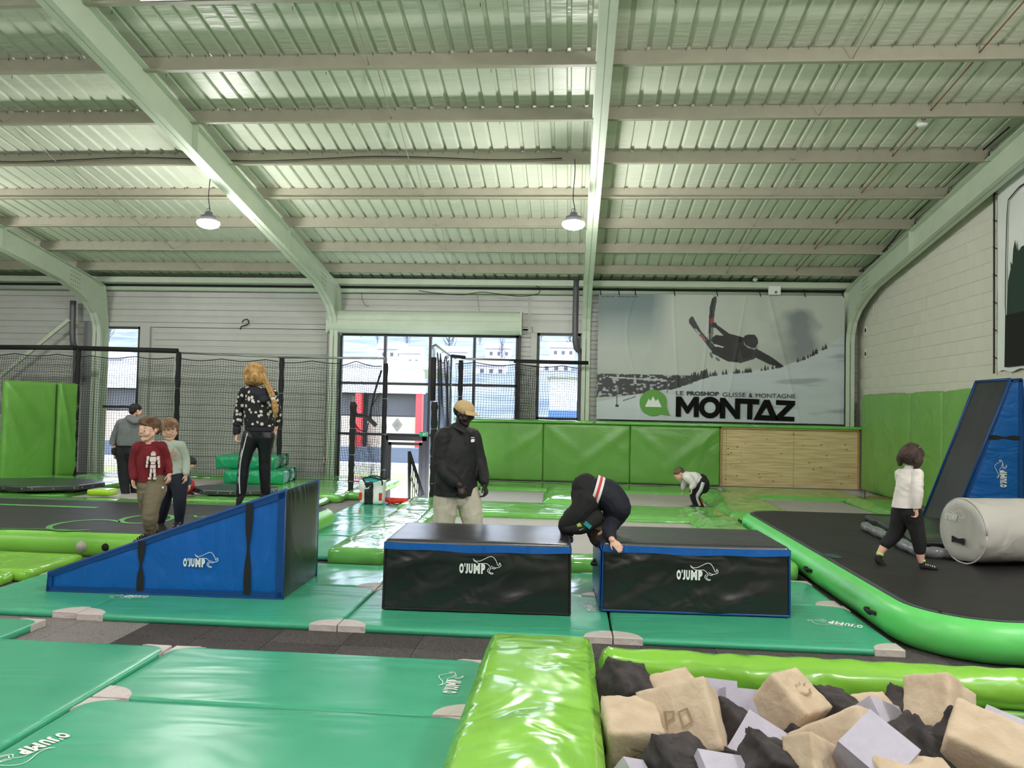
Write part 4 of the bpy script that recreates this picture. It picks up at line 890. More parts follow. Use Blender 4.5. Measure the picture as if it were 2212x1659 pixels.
# lime folded pads in the left aisle
r = tpad(-6.6, -4.72, 6.35, 7.18, .1, 'lime floor mat at the left edge in front of the long track', 'lime', seed=30, wr=.01, group='lime floor mats', cat='mat', name='floor_mat')
tpad(-6.6, -4.78, 5.45, 6.33, .1, 'lime floor mat cut by the left edge of the picture', 'lime', seed=31, wr=.012, group='lime floor mats', cat='mat', name='floor_mat', rz=.03)
tpad(-4.7, -3.75, 12.3, 12.9, .14, 'short lime pad beside the free standing net post', seed=33, wr=.02)
tpad(-3.85, -3.45, 12.75, 15.4, .13, 'lime pad edge along the door aisle', seed=34, wr=.02)
# ================================================================ NET POSTS, RAILS, NETS
def post(px, py0, py1, Y, lab, rad=.05, bare=0.0, lean=0.0):
    a = wp(px, py1, Y); b = wp(px, py0, Y); b = V((a.x+lean, Y, b.z)); r = empty('net_post', (a.x, Y, 0)); a = V((a.x, Y, 0)); top = b
    n = 18; pts = [a.lerp(b, k/n)-a for k in range(n+1)]
    if bare: MB().tube([V((0, 0, 0)), b-a+V((0, 0, bare))], .02, 8).build('steel_tube', M['alu'], r, True)
    MB().tube(pts, [rad*(1+.12*math.sin(k*2.3)) for k in range(n+1)], 10).build('foam_sleeve', M['foampad'], r, True)
    mb = MB()
    for k in range(3, n, 5): mb.tube([pts[k]-V((0, 0, .004)), pts[k]+V((0, 0, .004))], rad*1.13, 10)
    mb.build('tie', M['white'] if False else M['alu'], r, True); return tag(r, lab, 'post', 'net posts')
post(160, 752, 1000, 14.6, 'black sleeved net post right of the upright lime pads')
post(377, 760, 1020, 14.6, 'black sleeved net post between the tall window and the braided girl')
post(602, 773, 1000, 14.6, 'black sleeved net post behind the braided girl')
post(826, 785, 1060, 14.3, 'black sleeved net post left of the exit door', .045, .1)
post(757, 868, 1072, 13.2, 'short black net post in front of the glazing, left of the bag', .05, .1)
post(934, 868, 1068, 13.2, 'lower black sleeved net post beside the man in the cap', .055)
post(993, 778, 905, 14.6, 'black sleeved net post above the man in the cap', .045)
q1 = wp(937, 772, 13.6); q0 = wp(935, 866, 13.6); r = empty('hooped_rail', q0); tag(r, 'grey hooped pipe carrying the door side net', 'rail')
far = wp(975, 770, 15.2); MB().tube([q0-q0, q1-q0, q1-q0+V((0, 0, .12))]+[v-q0 for v in (wp(934, 748, 13.6), wp(941, 745, 13.7), far)], .022, 8).build('pipe', M['alu'], r, True)
MB().tube([V((0, 0, 0)), q1-q0], .05, 10).build('foam_sleeve', M['foampad'], r, True)
f2 = wp(976, 900, 15.2); MB().tube([far-q0, V((far.x, 15.2, .1))-q0], .022, 8).build('upright', M['alu'], r, True)
def rail(a, b, rad, m, lab, name='top_rail'):
    a = V(a); b = V(b); r = empty(name, a); MB().tube([V((0, 0, 0)), b-a], rad, 10).build('tube', M[m], r, True); return tag(r, lab, 'rail', 'net top rails')
rail(wp(-30, 750, 14.6), wp(160, 751, 14.6), .05, 'foampad', 'black padded net rail at the upper left')
rail(wp(163, 752, 14.6), wp(384, 758, 14.6), .05, 'foampad', 'black padded net rail across the tall window')
rail(wp(385, 762, 14.6), wp(602, 771, 14.6), .02, 'alu', 'thin net rail above the braided girl')
rail(wp(602, 772, 14.6), wp(830, 774, 14.3), .022, 'alu', 'thin net rail across the left of the glazing')
rail(wp(975, 769, 15.2), wp(1003, 772, 14.6), .035, 'foampad', 'short black padded rail above the man in the cap')
rail(wp(1005, 775, 14.6), wp(1112, 778, 15.5), .022, 'alu', 'thin net rail across the right of the glazing')
rail(wp(1110, 780, 15.5), wp(1271, 784, 15.6), .04, 'foampad', 'black padded rail across the small window')
def net(name, a, b, zt, zb, cell, lab, wave=.03, sag=.045, top=None, loops=True, rc=.0036, seed=0, bulge=.05, horiz=None):
    a = V((a.x, a.y, 0)); b = V((b.x, b.y, 0)); L_ = (b-a).length; nx = max(2, int(L_/cell)); nz = max(2, int((zt-zb)/cell)); t = (b-a)/L_; nn = V((-t.y, t.x, 0)); vs = []; fs = []
    def P(u, v):       # u along, v up 0..1
        s_ = abs(math.sin(u*L_/.9*math.pi+seed)); zt_ = zt-(sag*s_ if top is None else top(u)); z = zb+(zt_-zb)*v
        d = wave*noise.noise(V((u*L_*1.3+seed, z*.6, 0)))+.5*wave*noise.noise(V((u*L_*4+seed, z*.9, 2)))-bulge*math.sin(math.pi*v)
        x = u*L_+wave*.8*noise.noise(V((u*L_*2, z*2+seed, 5)))
        if horiz: z += horiz(u*L_, v)
        return a+t*x+nn*d+V((0, 0, z))
    def strand(pts):
        k0 = len(vs); n = len(pts)
        for p in pts:
            vs.extend((p+V((0, 0, rc)), p+t*rc*.87-V((0, 0, rc*.5)), p-t*rc*.87-V((0, 0, rc*.5))) if strand.h else (p+t*rc, p-t*rc*.5+nn*rc*.87, p-t*rc*.5-nn*rc*.87))
        for i in range(n-1):
            for k in range(3): fs.append((k0+i*3+k, k0+i*3+(k+1) % 3, k0+i*3+3+(k+1) % 3, k0+i*3+3+k))
    strand.h = False
    for i in range(nx+1): strand([P(i/nx, j/max(2, nz//2)) for j in range(max(2, nz//2)+1)])
    strand.h = True
    for j in range(nz+1): strand([P(i/nx, j/nz) for i in range(nx+1)])
    me_ = obj(name, vs, fs, M['cord']); mb = MB(); mb.tube([P(i/nx, 1) for i in range(nx+1)], .009, 5); mb.build('top_rope', M['cord'], me_); mb = MB(); mb.tube([P(i/nx, 0) for i in range(nx+1)], .006, 5); mb.build('bottom_rope', M['cord'], me_)
    return tag(me_, lab, 'net', 'safety nets')
Pp = lambda px, Y: wp(px, 800, Y)
zt = wp(300, 770, 14.6).z
net('safety_net', Pp(-30, 14.6), Pp(158, 14.6), zt+.02, 1.3, .05, 'black safety net at the upper left, above the upright lime pads', seed=1)
net('safety_net', Pp(162, 14.6), Pp(376, 14.6), zt+.0, .15, .05, 'black safety net across the tall window', seed=2)
net('safety_net', Pp(379, 14.6), Pp(601, 14.6), zt-.02, .15, .05, 'black safety net behind the braided girl', seed=3, wave=.05)
net('safety_net', Pp(604, 14.6), Pp(735, 14.6), zt-.03, .15, .05, 'black safety net between braided girl and glazing', seed=4, wave=.05)
net('safety_net', Pp(736, 14.55), Pp(824, 14.3), zt-.03, .15, .05, 'black safety net over the left panes of the glazing', seed=5, wave=.08, sag=.1)
net('safety_net', Pp(766, 13.2), Pp(822, 14.0), 1.55, .12, .035, 'slack bunched net hanging from the short post', seed=6, wave=.12, top=lambda u: .0+.55*math.sin(math.pi*min(1, u*1.05))**1.2-.35*u, bulge=.12, horiz=lambda x, v: -.05*abs(math.sin(x*9)))
mb = MB(); pA, pB, pC = wp(766, 872, 13.2), wp(790, 900, 13.5), wp(811, 918, 13.8); mb.tube(spline([pA, wp(768, 895, 13.2), pB, pC], 6), [.03, .05, .045, .04]+[.04]*15, 7); mb.tube(spline([wp(824, 800, 14.3), wp(806, 860, 14.1), wp(800, 905, 13.9), pC], 6), .02, 5)
tag(mb.build('net_bundle', M['cord'], None, True), 'rolled up bundle of net tied to the short post', 'net')
net('safety_net', wp(940, 800, 13.65), wp(972, 800, 15.2), wp(955, 768, 14.4).z, .3, .055, 'wavy door side net seen edge on beside the man in the cap', seed=7, wave=.05, rc=.005, horiz=lambda x, v: .03*math.sin(x*14), top=lambda u: .12*abs(math.sin(u*9)))
net('safety_net', wp(984, 800, 14.7), wp(1248, 800, 15.62), wp(1100, 785, 15).z, 1.42, .05, 'black safety net over the right of the glazing and the small window', seed=8, wave=.06)
net('safety_net', wp(1112, 800, 15.62), wp(1160, 800, 15.62), wp(1130, 786, 15.6).z, 1.42, .033, 'gathered dark net beside the small window', seed=9, wave=.1, rc=.004)
r = empty('stair_rail', wp(884, 1076, 13.62)); L0 = r.location.copy(); tag(r, 'black balustrade of the stairs going down to the exit door', 'handrail')
h0, h1 = wp(884, 975, 13.62)-L0, wp(914, 1070, 13.62)-L0
MB().tube([V((0, 0, 0)), h0], .028, 8).build('post', M['foampad'], r, True); MB().tube([h0, h1], .03, 8).build('handrail', M['foampad'], r, True); MB().tube([h0-V((0, 0, .35)), h1-V((0, 0, .3))], .018, 8).build('lower_rail', M['alu'], r, True)
for k in range(1, 7): pt = h0.lerp(h1, k/7.0); MB().tube([V((pt.x, 0, -.3)), pt], .009, 6).build('baluster', M['foampad'], r)
ex = empty('exit_sign', wp(915, 938, 16.1)); tag(ex, 'small green running man exit sign over the exit door', 'sign'); box('plate', (-.09, 0, -.05), (.09, .02, .05), M['exitg'], ex)
mb = MB(); T_ = frame_T((0, -.003, 0), (1, 0, 0), (0, 0, 1)); ribbon(mb, [(.0, .03), (.01, .0), (-.02, -.03)], .014, T_); ribbon(mb, [(.01, 0), (.04, -.02)], .012, T_); ribbon(mb, [(-.02, .01), (.0, .02), (.04, .01)], .01, T_); ribbon(mb, [(.05, -.04), (.05, .04), (.085, .04), (.085, -.04)], .006, T_); ribbon(mb, [(-.085, .0), (-.04, 0)], .012, T_); mb.build('pictogram', M['white'], ex)
sd_ = wp(858, 918, W-.01); s2 = empty('window_sticker', sd_); tag(s2, 'white diamond sticker on the glazing above the exit door', 'sticker'); MB().prism([(0, 0, .16), (.12, 0, 0), (0, 0, -.16), (-.12, 0, 0)], (0, .004, 0)).build('paper', M['house'], s2)
mb = MB(); T_ = frame_T((0, -.003, 0), (.6, 0, .8), (-.8, 0, .6))
for k in range(3): ribbon(mb, [(-.055+.01*k, .03-.03*k), (.06-.01*k, .03-.03*k)], .012, T_)
mb.build('print_lines', M['exitg'], s2)
fs_ = wp(702, 993, W-.035); s3 = empty('fire_sign', fs_); tag(s3, 'small white sign with red extinguisher mark right of the braided girl', 'sign'); box('plate', (-.035, 0, -.06), (.035, .01, .06), M['white'], s3); box('mark', (-.014, -.004, -.035), (.014, 0, .04), M['red'], s3)
# bag and cloth
bl = gp(805, 1087, .06); r = empty('shopping_bag', bl); tag(r, 'white and black shopping bag with teal cloth inside on the aisle mat', 'bag')
tp = lambda p, u: V((p.x*(1+.12*((u.z+1)/2)), p.y, p.z+(.03*abs(u.x) if u.z > .5 else 0)))
rbox('bag_body', (.36, .22, .34), .03, (16, 10, 12), M['white'], r, Matrix.Translation((0, 0, .17)), wr=.02, ws=7, shape=tp)
rbox('black_stripe', (.15, .23, .345), .02, (8, 6, 12), M['black'], r, Matrix.Translation((-.04, -.004, .172)), wr=.02, ws=7)
for x in (-.17, .15): rbox('red_print', (.05, .01, .12), .004, (4, 2, 6), M['red'], r, Matrix.Translation((x, -.115, .12)))
rbox('teal_cloth', (.26, .18, .1), .04, (14, 10, 6), M['teal'], r, Matrix.Translation((-.01, 0, .36)), wr=.05, ws=8)
for y in (-.1, .1): MB().tube(spline([(-.1, y, .33), (-.13, y*1.2, .4), (0, y*1.3, .42), (.16, y*1.2, .38), (.17, y, .3)], 5), .012, 6).build('handle', M['bgrey'], r, True)
a = gp(858, 1087, .06); o = rbox('cloth', (.32, .26, .06), .025, (16, 14, 5), M['red'], None, T3((a.x, a.y, .095), .4), wr=.05, ws=9, seed=3); tag(o, 'crumpled red cloth on the aisle mat right of the bag', 'cloth')
# small wall fittings
def cable(pts, lab, rad=.008, m='cable'):
    o = MB().tube(spline(pts, 6), rad, 5).build('cable', M[m], None, True); return tag(o, lab, 'cable', 'loose cables')
cable([wp(x, y, 15.9) for x, y in ((905, 628), (950, 634), (1000, 637), (1040, 631), (1090, 637), (1130, 640), (1163, 634), (1165, 622), (1158, 618))], 'slack black cable under the eaves above the shutter box')
cable([wp(x, y, 16.2) for x, y in ((781, 630), (783, 648), (790, 660), (797, 661))], 'thin cable curling on the cladding at the left of the shutter box', .005)
cable([wp(x, y, 16.2) for x, y in ((1030, 630), (1033, 650), (1035, 672))], 'reddish cable hanging above the shutter box', .006, 'osb')
cable([wp(x, y, 16.2) for x, y in ((523, 697), (526, 692), (534, 690), (538, 697), (532, 702), (522, 705), (519, 712))], 'looped black cable end on the cladding above the net', .012)
yb = PY[4]-.08
cable([V((x, yb, zp(yb)+.06+.03*math.sin(x*1.7))) for x in [-11+.9*k for k in range(13)]], 'long black cable clipped along a purlin')
cable([xp(x, y, 5.55) for x, y in ((2180, 275), (2100, 345), (2010, 430), (1960, 480), (1915, 535), (1880, 570), (1850, 590))], 'black cable along the end frame at the right wall', .012)
sm = wp(1992, 268, 9.9); r = empty('smoke_detector', sm); tag(r, 'round white smoke detector on the roof deck, upper right', 'detector'); mb = MB(); lathe(mb, [(0, -.03), (.05, -.03), (.065, -.01), (.065, .03)], 20); mb.build('cap', M['white'], r, True); MB().tube([(0, 0, .02), (.05, .1, .14)], .01, 6).build('bracket', M['alu'], r)
eb = wp(1632, 603, 15.9); r = empty('round_fitting', eb); tag(r, 'small round white fitting on the eaves channel', 'fitting'); mb = MB(); lathe(mb, [(0, .06), (.03, .05), (.045, .02), (.05, -.03)], 18, Matrix.Rotation(math.pi/2, 4, 'X')); mb.build('dome', M['white'], r, True); box('mount', (-.04, .03, -.05), (.04, .06, .05), M['alu'], r)
ab = wp(1674, 627, 15.95); r = empty('alarm_box', ab); tag(r, 'square white box with a small dome above the ski banner', 'box'); box('case', (-.12, 0, -.09), (.12, .08, .09), M['white'], r, .01); mb = MB(); lathe(mb, [(0, .03), (.02, .02), (.03, 0)], 14, Matrix.Translation((.02, 0, -.04))@Matrix.Rotation(math.pi/2, 4, 'X')); mb.build('dome', M['alu'], r, True)
for i, (py, lb) in enumerate(((712, 'upper small black and white switch plate on the block wall'), (763, 'lower small black and white switch plate on the block wall'))):
    c = xp(1871, py, XR-.012); r = empty('switch_plate', c); tag(r, lb, 'switch', 'switch plates'); box('plate', (-.012, -.05, -.09), (0, .05, .07), M['white'], r, .004); box('rocker', (-.02, -.03, -.05), (-.012, .02, .02), M['bgrey'], r)
# ================================================================ BANNERS
A0, A1 = wp(1293, 634, 16.1), wp(1825, 640, 16.1); zb = wp(1560, 911, 16.1).z; BX0, BX1, BZ1 = A0.x, A1.x, (A0.z+A1.z)/2; BW, BH = BX1-BX0, BZ1-zb
GW, GH = 520, 278
def inpoly(poly, X, Y):
    c = np.zeros(X.shape, bool); n = len(poly)
    for i in range(n):
        x1, y1 = poly[i]; x2, y2 = poly[(i+1) % n]
        if y1 == y2: continue
        k = ((y1 > Y) != (y2 > Y)) & (X < (x2-x1)*(Y-y1)/(y2-y1)+x1); c ^= k
    return c
def paint_banner():
    # coordinates of the print: x 0..1840, y 0..985 (down)
    X, Y = np.meshgrid(np.linspace(0, 1840, GW+1), np.linspace(0, 985, GH+1)); rng = np.random.RandomState(3)
    def fbm(sx, sy, oct=4, seed=0):
        out = np.zeros(X.shape); amp = 1; r_ = np.random.RandomState(seed)
        for o_ in range(oct):
            gx, gy = int(sx*2**o_)+2, int(sy*2**o_)+2; g_ = r_.rand(gy+1, gx+1); u = X/1840*(gx-1); v = Y/985*(gy-1); i = u.astype(int); j = v.astype(int); fu = u-i; fv = v-j; fu = fu*fu*(3-2*fu); fv = fv*fv*(3-2*fv)
            out += amp*((g_[j, i]*(1-fu)+g_[j, i+1]*fu)*(1-fv)+(g_[j+1, i]*(1-fu)+g_[j+1, i+1]*fu)*fv); amp *= .5
        return out/(2-2**(1-oct))
    c = lambda r, g, b: np.array(srgb(r, g, b))
    n1 = fbm(5, 3, 4, 1); im = np.zeros(X.shape+(3,)); sky = c(192, 198, 190); dk = c(108, 118, 126); bl = c(96, 122, 130)
    im[:] = sky; t = np.clip((n1-.45)*3*np.clip((X-1000)/500, 0, 1)*np.clip((560-Y)/300+.3, 0, 1.2), 0, .8)[..., None]; im = im*(1-t)+dk*t
    t = (np.clip((560-X)/160, 0, 1)*np.clip(1-(Y-60)/420, .12, .9)*(.8+.4*n1))[..., None]; t = np.clip(t, 0, .85); im = im*(1-t)+bl*t
    # ridge line of the snow slope
    rx = [0, 250, 560, 640, 720, 860, 1100, 1380, 1500, 1640, 1730, 1850]; ry = [640, 640, 650, 720, 665, 620, 590, 540, 500, 440, 395, 300]
    ridge = np.interp(X, [0, 540, 660, 760, 860, 1000, 1160, 1400, 1560, 1720, 1840], [850, 740, 700, 655, 625, 605, 590, 545, 480, 390, 285])
    snow = Y > ridge; sn = c(206, 214, 220)*(1-.16*fbm(3, 12, 4, 5)[..., None]); im[snow] = sn[snow]
    t = np.clip((fbm(4, 20, 3, 9)-.55)*2.5, 0, .35)[..., None]*np.clip((X-900)/600, 0, 1)[..., None]; im = np.where(snow[..., None], im*(1-t), im)
    # dark forest valley on the left
    f = fbm(70, 60, 2, 7); val = (Y > 628+np.clip((X-540)*.03, 0, 20)) & (Y < np.interp(X, [0, 200, 400, 560, 640, 720], [815, 800, 770, 735, 735, 700])) & (X < 720) & ((Y < 735-(X-560)*.25) | (X < 560))
    im[val] = c(46, 48, 50); im[val & (f > .64)] = c(170, 176, 178); b_ = val & (abs(Y-(652+.04*X)) < 5) & (X > 90) & (X < 520); im[b_] = c(190, 196, 198)
    # trees on the ridge
    for k in range(150):
        x = rng.uniform(540, 1730); x = x if rng.rand() > .35 else rng.uniform(540, 830)
        if 1180 < x < 1200 or 1400 < x < 1480: continue
        y = np.interp(x, [540, 660, 760, 860, 1000, 1160, 1400, 1560, 1720], [745, 700, 658, 627, 607, 592, 547, 482, 392]); h_ = rng.uniform(14, 40)*(1.8 if x < 830 else 1)*(1.3 if 1580 < x < 1650 else 1)
        tri = (abs(X-x) < (Y-(y-h_))*.24) & (Y > y-h_) & (Y < y+8); im[tri] = c(44, 48, 48)
    # lift post
    im[(abs(X-153) < 3) & (Y > 740) & (Y < 880)] = c(60, 62, 64); im[(abs(X-156) < 12) & (abs(Y-880) < 9)] = c(20, 20, 22); im[(abs(X-532) < 3) & (Y > 680) & (Y < 770)] = c(80, 84, 84)
    im[inpoly([(198, 835), (298, 800), (298, 806), (200, 842)], X, Y)] = c(50, 54, 56)
    K = c(22, 23, 24); K2 = c(48, 49, 50)
    def P(pts, col): im[inpoly([(x-110, y-245) for x, y in pts], X, Y)] = col
    # skis
    P([(950,600),(946,450),(952,340),(968,275),(990,257),(1004,258),(1003,300),(990,380),(984,470),(978,620)], c(58, 60, 62)); P([(952,470),(956,425),(982,430),(982,480)], c(150, 70, 64)); P([(960,590),(966,500),(980,505),(976,600)], c(120, 124, 122))
    P([(800,470),(798,440),(812,420),(828,416),(840,440),(890,530),(960,610),(1000,650),(968,682),(900,590),(840,520)], c(48, 50, 52)); P([(840,510),(852,512),(888,552),(876,560)], c(190, 196, 192)); P([(880,560),(900,556),(928,600),(912,610)], c(160, 90, 84))
    P([(956,690),(972,700),(984,735),(972,742),(960,725)], c(90, 96, 96)); P([(1000,730),(1020,735),(1036,756),(1024,764),(1004,750)], c(90, 96, 96))
    # legs, torso, arms, head
    P([(968,585),(1000,558),(1080,566),(1160,604),(1200,640),(1190,690),(1120,680),(1040,655),(985,635)], K); P([(968,655),(1020,648),(1100,665),(1180,690),(1190,745),(1165,770),(1090,762),(1010,720),(972,700)], K)
    P([(990,628),(1062,650),(1056,658),(985,640)], c(214, 220, 216))
    P([(1160,600),(1220,575),(1300,640),(1325,690),(1290,740),(1180,777),(1150,740),(1165,680)], K2); P([(1180,640),(1215,620),(1290,665),(1270,730),(1200,740)], K)
    P([(975,470),(995,462),(1018,485),(1100,545),(1210,575),(1230,610),(1160,612),(1060,565),(1000,505),(975,490)], K); P([(970,465),(1000,460),(1012,490),(1000,508),(975,495)], c(16, 16, 18)); P([(1300,660),(1340,680),(1420,725),(1500,785),(1505,800),(1480,800),(1400,780),(1310,735),(1285,720)], K)
    P([(1215,560),(1250,550),(1290,552),(1312,580),(1316,620),(1298,650),(1250,655),(1215,630),(1208,590)], K); P([(1210,600),(1222,630),(1270,655),(1300,652),(1322,630),(1318,650),(1290,668),(1240,655),(1212,630)], c(150, 156, 156)); P([(1225,585),(1285,570),(1300,610),(1290,635),(1240,630)], c(36, 37, 40))
    return im
im = paint_banner(); gx = np.linspace(0, 1, GW+1); gz = np.linspace(1, 0, GH+1)
def bw(u, v):     # wrinkles, metres; u 0..1 along, v 0..1 down
    x = u*BW; z = v*BH; return .010*noise.noise(V((x*1.1, z*.5, 3)))+.006*(1-2*abs(noise.noise(V((x*2.2+z*.5, z*.9, 1)))))+.006*math.exp(-((x-2.35+.1*z)/.03)**2)+.006*math.exp(-((x-1.55-.06*z)/.03)**2)+.007*math.exp(-((x-3.5-.25*z)/.04)**2)+.006*math.exp(-((x-3.05+.16*z)/.035)**2)+.006*math.exp(-((x-.75+.15*math.sin(z*2))/.03)**2)
bv = [(BX0+u*BW, 16.1-bw(u, 1-v), zb+v*BH) for v in gz for u in gx]; N1 = GW+1
bf = [((j+1)*N1+i, (j+1)*N1+i+1, j*N1+i+1, j*N1+i) for j in range(GH) for i in range(GW)]
bm_ = bpy.data.materials.new('printed banner cloth'); bm_.use_nodes = True; nn_ = bm_.node_tree.nodes; at = nn_.new('ShaderNodeAttribute'); at.attribute_name = 'print'; bm_.node_tree.links.new(at.outputs['Color'], nn_['Principled BSDF'].inputs['Base Color']); nn_['Principled BSDF'].inputs['Roughness'].default_value = .45
orig = V((BX0, 16.1, zb)); ban = empty('ski_banner', orig); tag(ban, 'large printed banner of a skier in the air over a snow slope', 'banner')
cl = obj('printed_sheet', [V(v)-orig for v in bv], bf, bm_, ban, True); ca = cl.data.color_attributes.new('print', 'FLOAT_COLOR', 'POINT'); col = np.ones((GH+1, GW+1, 4), np.float32); col[..., :3] = im; ca.data.foreach_set('color', col.reshape(-1))
TB = frame_T((0, -.034, BH), (1, 0, 0), (0, 0, 1)); sB = BW/1840
def bp(x, y): return ((x-110)*sB, -(y-245)*sB)
mb = MB()
def poly2(pts, T=TB, th=.004): mb.prism([T@V((*bp(*p), 0)) for p in pts], (0, th, 0))
poly2([(708,1178),(708,1024),(748,1024),(795,1098),(842,1024),(880,1024),(880,1178),(842,1178),(842,1092),(803,1152),(787,1152),(747,1092),(747,1178)])
n = 28; cx_, cy_, ro, ri = 962, 1103, 82, 43
for k in range(n):
    a, b = 2*math.pi*k/n, 2*math.pi*(k+1)/n; poly2([(cx_+ro*math.cos(a), cy_+ro*math.sin(a)), (cx_+ro*math.cos(b), cy_+ro*math.sin(b)), (cx_+ri*math.cos(b), cy_+ri*math.sin(b)), (cx_+ri*math.cos(a), cy_+ri*math.sin(a))])
for q in ([(1036,1183),(1036,1028),(1074,1028),(1148,1120),(1148,1030),(1186,1030),(1186,1185),(1152,1185),(1076,1090),(1076,1183)], [(1186,1030),(1328,1033),(1326,1072),(1278,1071),(1276,1186),(1238,1186),(1240,1070),(1186,1069)],
          [(1284,1190),(1362,1036),(1402,1036),(1470,1192),(1420,1192),(1380,1092),(1342,1152),(1404,1153),(1420,1192)], [(1450,1036),(1590,1040),(1590,1070),(1506,1158),(1586,1160),(1584,1194),(1446,1192),(1446,1162),(1530,1074),(1450,1072)]): poly2(q)
mb.build('bold_lettering', mat('black print', (.004, .004, .004), .8, spec=.2), ban)
gpm = mat('grey print', srgb(40, 42, 44), .6)
for s_, x0_, x1_, bo in (('LE', 708, 764, 0.0), ('PROSHOP', 788, 1028, .035), ('GLISSE', 1054, 1226, 0.0), ('&', 1250, 1276, .03), ('MONTAGNE', 1300, 1592, 0.0)):
    mb = MB(); a = bp(x0_, 1014+(x0_-708)*.012); b = bp(x1_, 980); text(mb, s_, a[0], a[1], b[0]-a[0], 32*sB, TB, bo); mb.build('small_lettering', gpm, ban)
mb = MB(); poly2([(538+103*math.cos(a), 1076+100*math.sin(a)) for a in [k*math.pi/20 for k in range(40)]], th=.003); poly2([(590,1160),(636,1100),(665,1172)], frame_T((0, -.0325, BH), (1, 0, 0), (0, 0, 1)), th=.003); mb.build('green_bubble', mat('green print', srgb(92, 158, 60), .5), ban)
mb = MB(); TB2 = frame_T((0, -.038, BH), (1, 0, 0), (0, 0, 1)); poly2([(476,1108),(503,1046),(516,1064),(536,1026),(556,1064),(572,1046),(602,1108)], TB2, .002); mb.build('white_peaks', M['white'], ban)
mb = MB()
for x_ in (20, 160, 285, 580, 900, 1220, 1550, 1830): mb.tube(spline([(x_*sB, -.02, BH-.03), (x_*sB-.015, -.0, BH+.05), (x_*sB-.04, -.03, BH+.12)], 4), .009, 5)
mb.build('tie', M['cable'], ban)
mb = MB(); [ribbon(mb, [(.06+a_, -.06), (.06+a_+.07, -.061)], .02, TB) for a_ in (0, .1, .2, .34, .42, .52, .62, .7)]; mb.build('tiny_print', mat('dark print', srgb(70, 84, 90), .6), ban)
# second banner on the right wall
o_ = V((XR-.03, 10.97, 2.26)); r = empty('tree_banner', o_); tag(r, 'white banner with black outline and dark fir trees on the right wall', 'banner')
vs = []; fs = []; nn2 = 24
for j in range(nn2+1):
    for i in range(nn2+1): vs.append((-.02-.012*noise.noise(V((i*.25, j*.2, 4))), -i*2.2/nn2, j*2.62/nn2+(.02*math.sin(i*1.3) if j in (0, nn2) else 0)))
fs = [(j*(nn2+1)+i, j*(nn2+1)+i+1, (j+1)*(nn2+1)+i+1, (j+1)*(nn2+1)+i) for j in range(nn2) for i in range(nn2)]; obj('sheet', vs, fs, M['white'], r, True)
def bb(py, z0): return py
mb = MB(); pl = [(-.26, .45), (-.23, .9), (-.24, 1.5), (-.27, 2.1), (-.3, 2.3), (-.55, 2.4), (-1.2, 2.46)]
Tr = frame_T((-.045, 0, 0), (0, -1, 0), (0, 0, 1)); ribbon(mb, [(-y, z) for y, z in pl], .022, Tr); mb.build('outline', mat('black outline print', (.01, .01, .01), .6), r)
mb = MB(); pts = [(.24, .3), (.27, .75), (.3, 1.2), (.36, 1.35), (.36, 1.45), (.4, 1.4), (.42, 1.6), (.46, 1.72), (.49, 1.6), (.55, 1.55), (.6, 1.6), (1.6, 1.7), (1.6, .3)]
mb.prism([Tr@V((x, z, 0)) for x, z in pts], (-.003, 0, 0)); mb.build('fir_print', mat('dark fir green print', srgb(34, 56, 46), .6), r)
mb = MB(); mb.prism([Tr@V((x, z, .004)) for x, z in ((.22, .05), (.24, .75), (1.6, .75), (1.6, .05))], (-.002, 0, 0)); mb.build('black_print', M['dark'], r)
mb = MB(); mb.tube([(-.02, .09, -.02), (-.02, .09, 2.55)], .012, 6)
for k in range(7): z = .2+k*.38; mb.tube(spline([(-.02, .09, z), (-.05, .05, z+.02), (-.03, 0, z-.02)], 3), .008, 5)
mb.build('lacing', M['cable'], r)
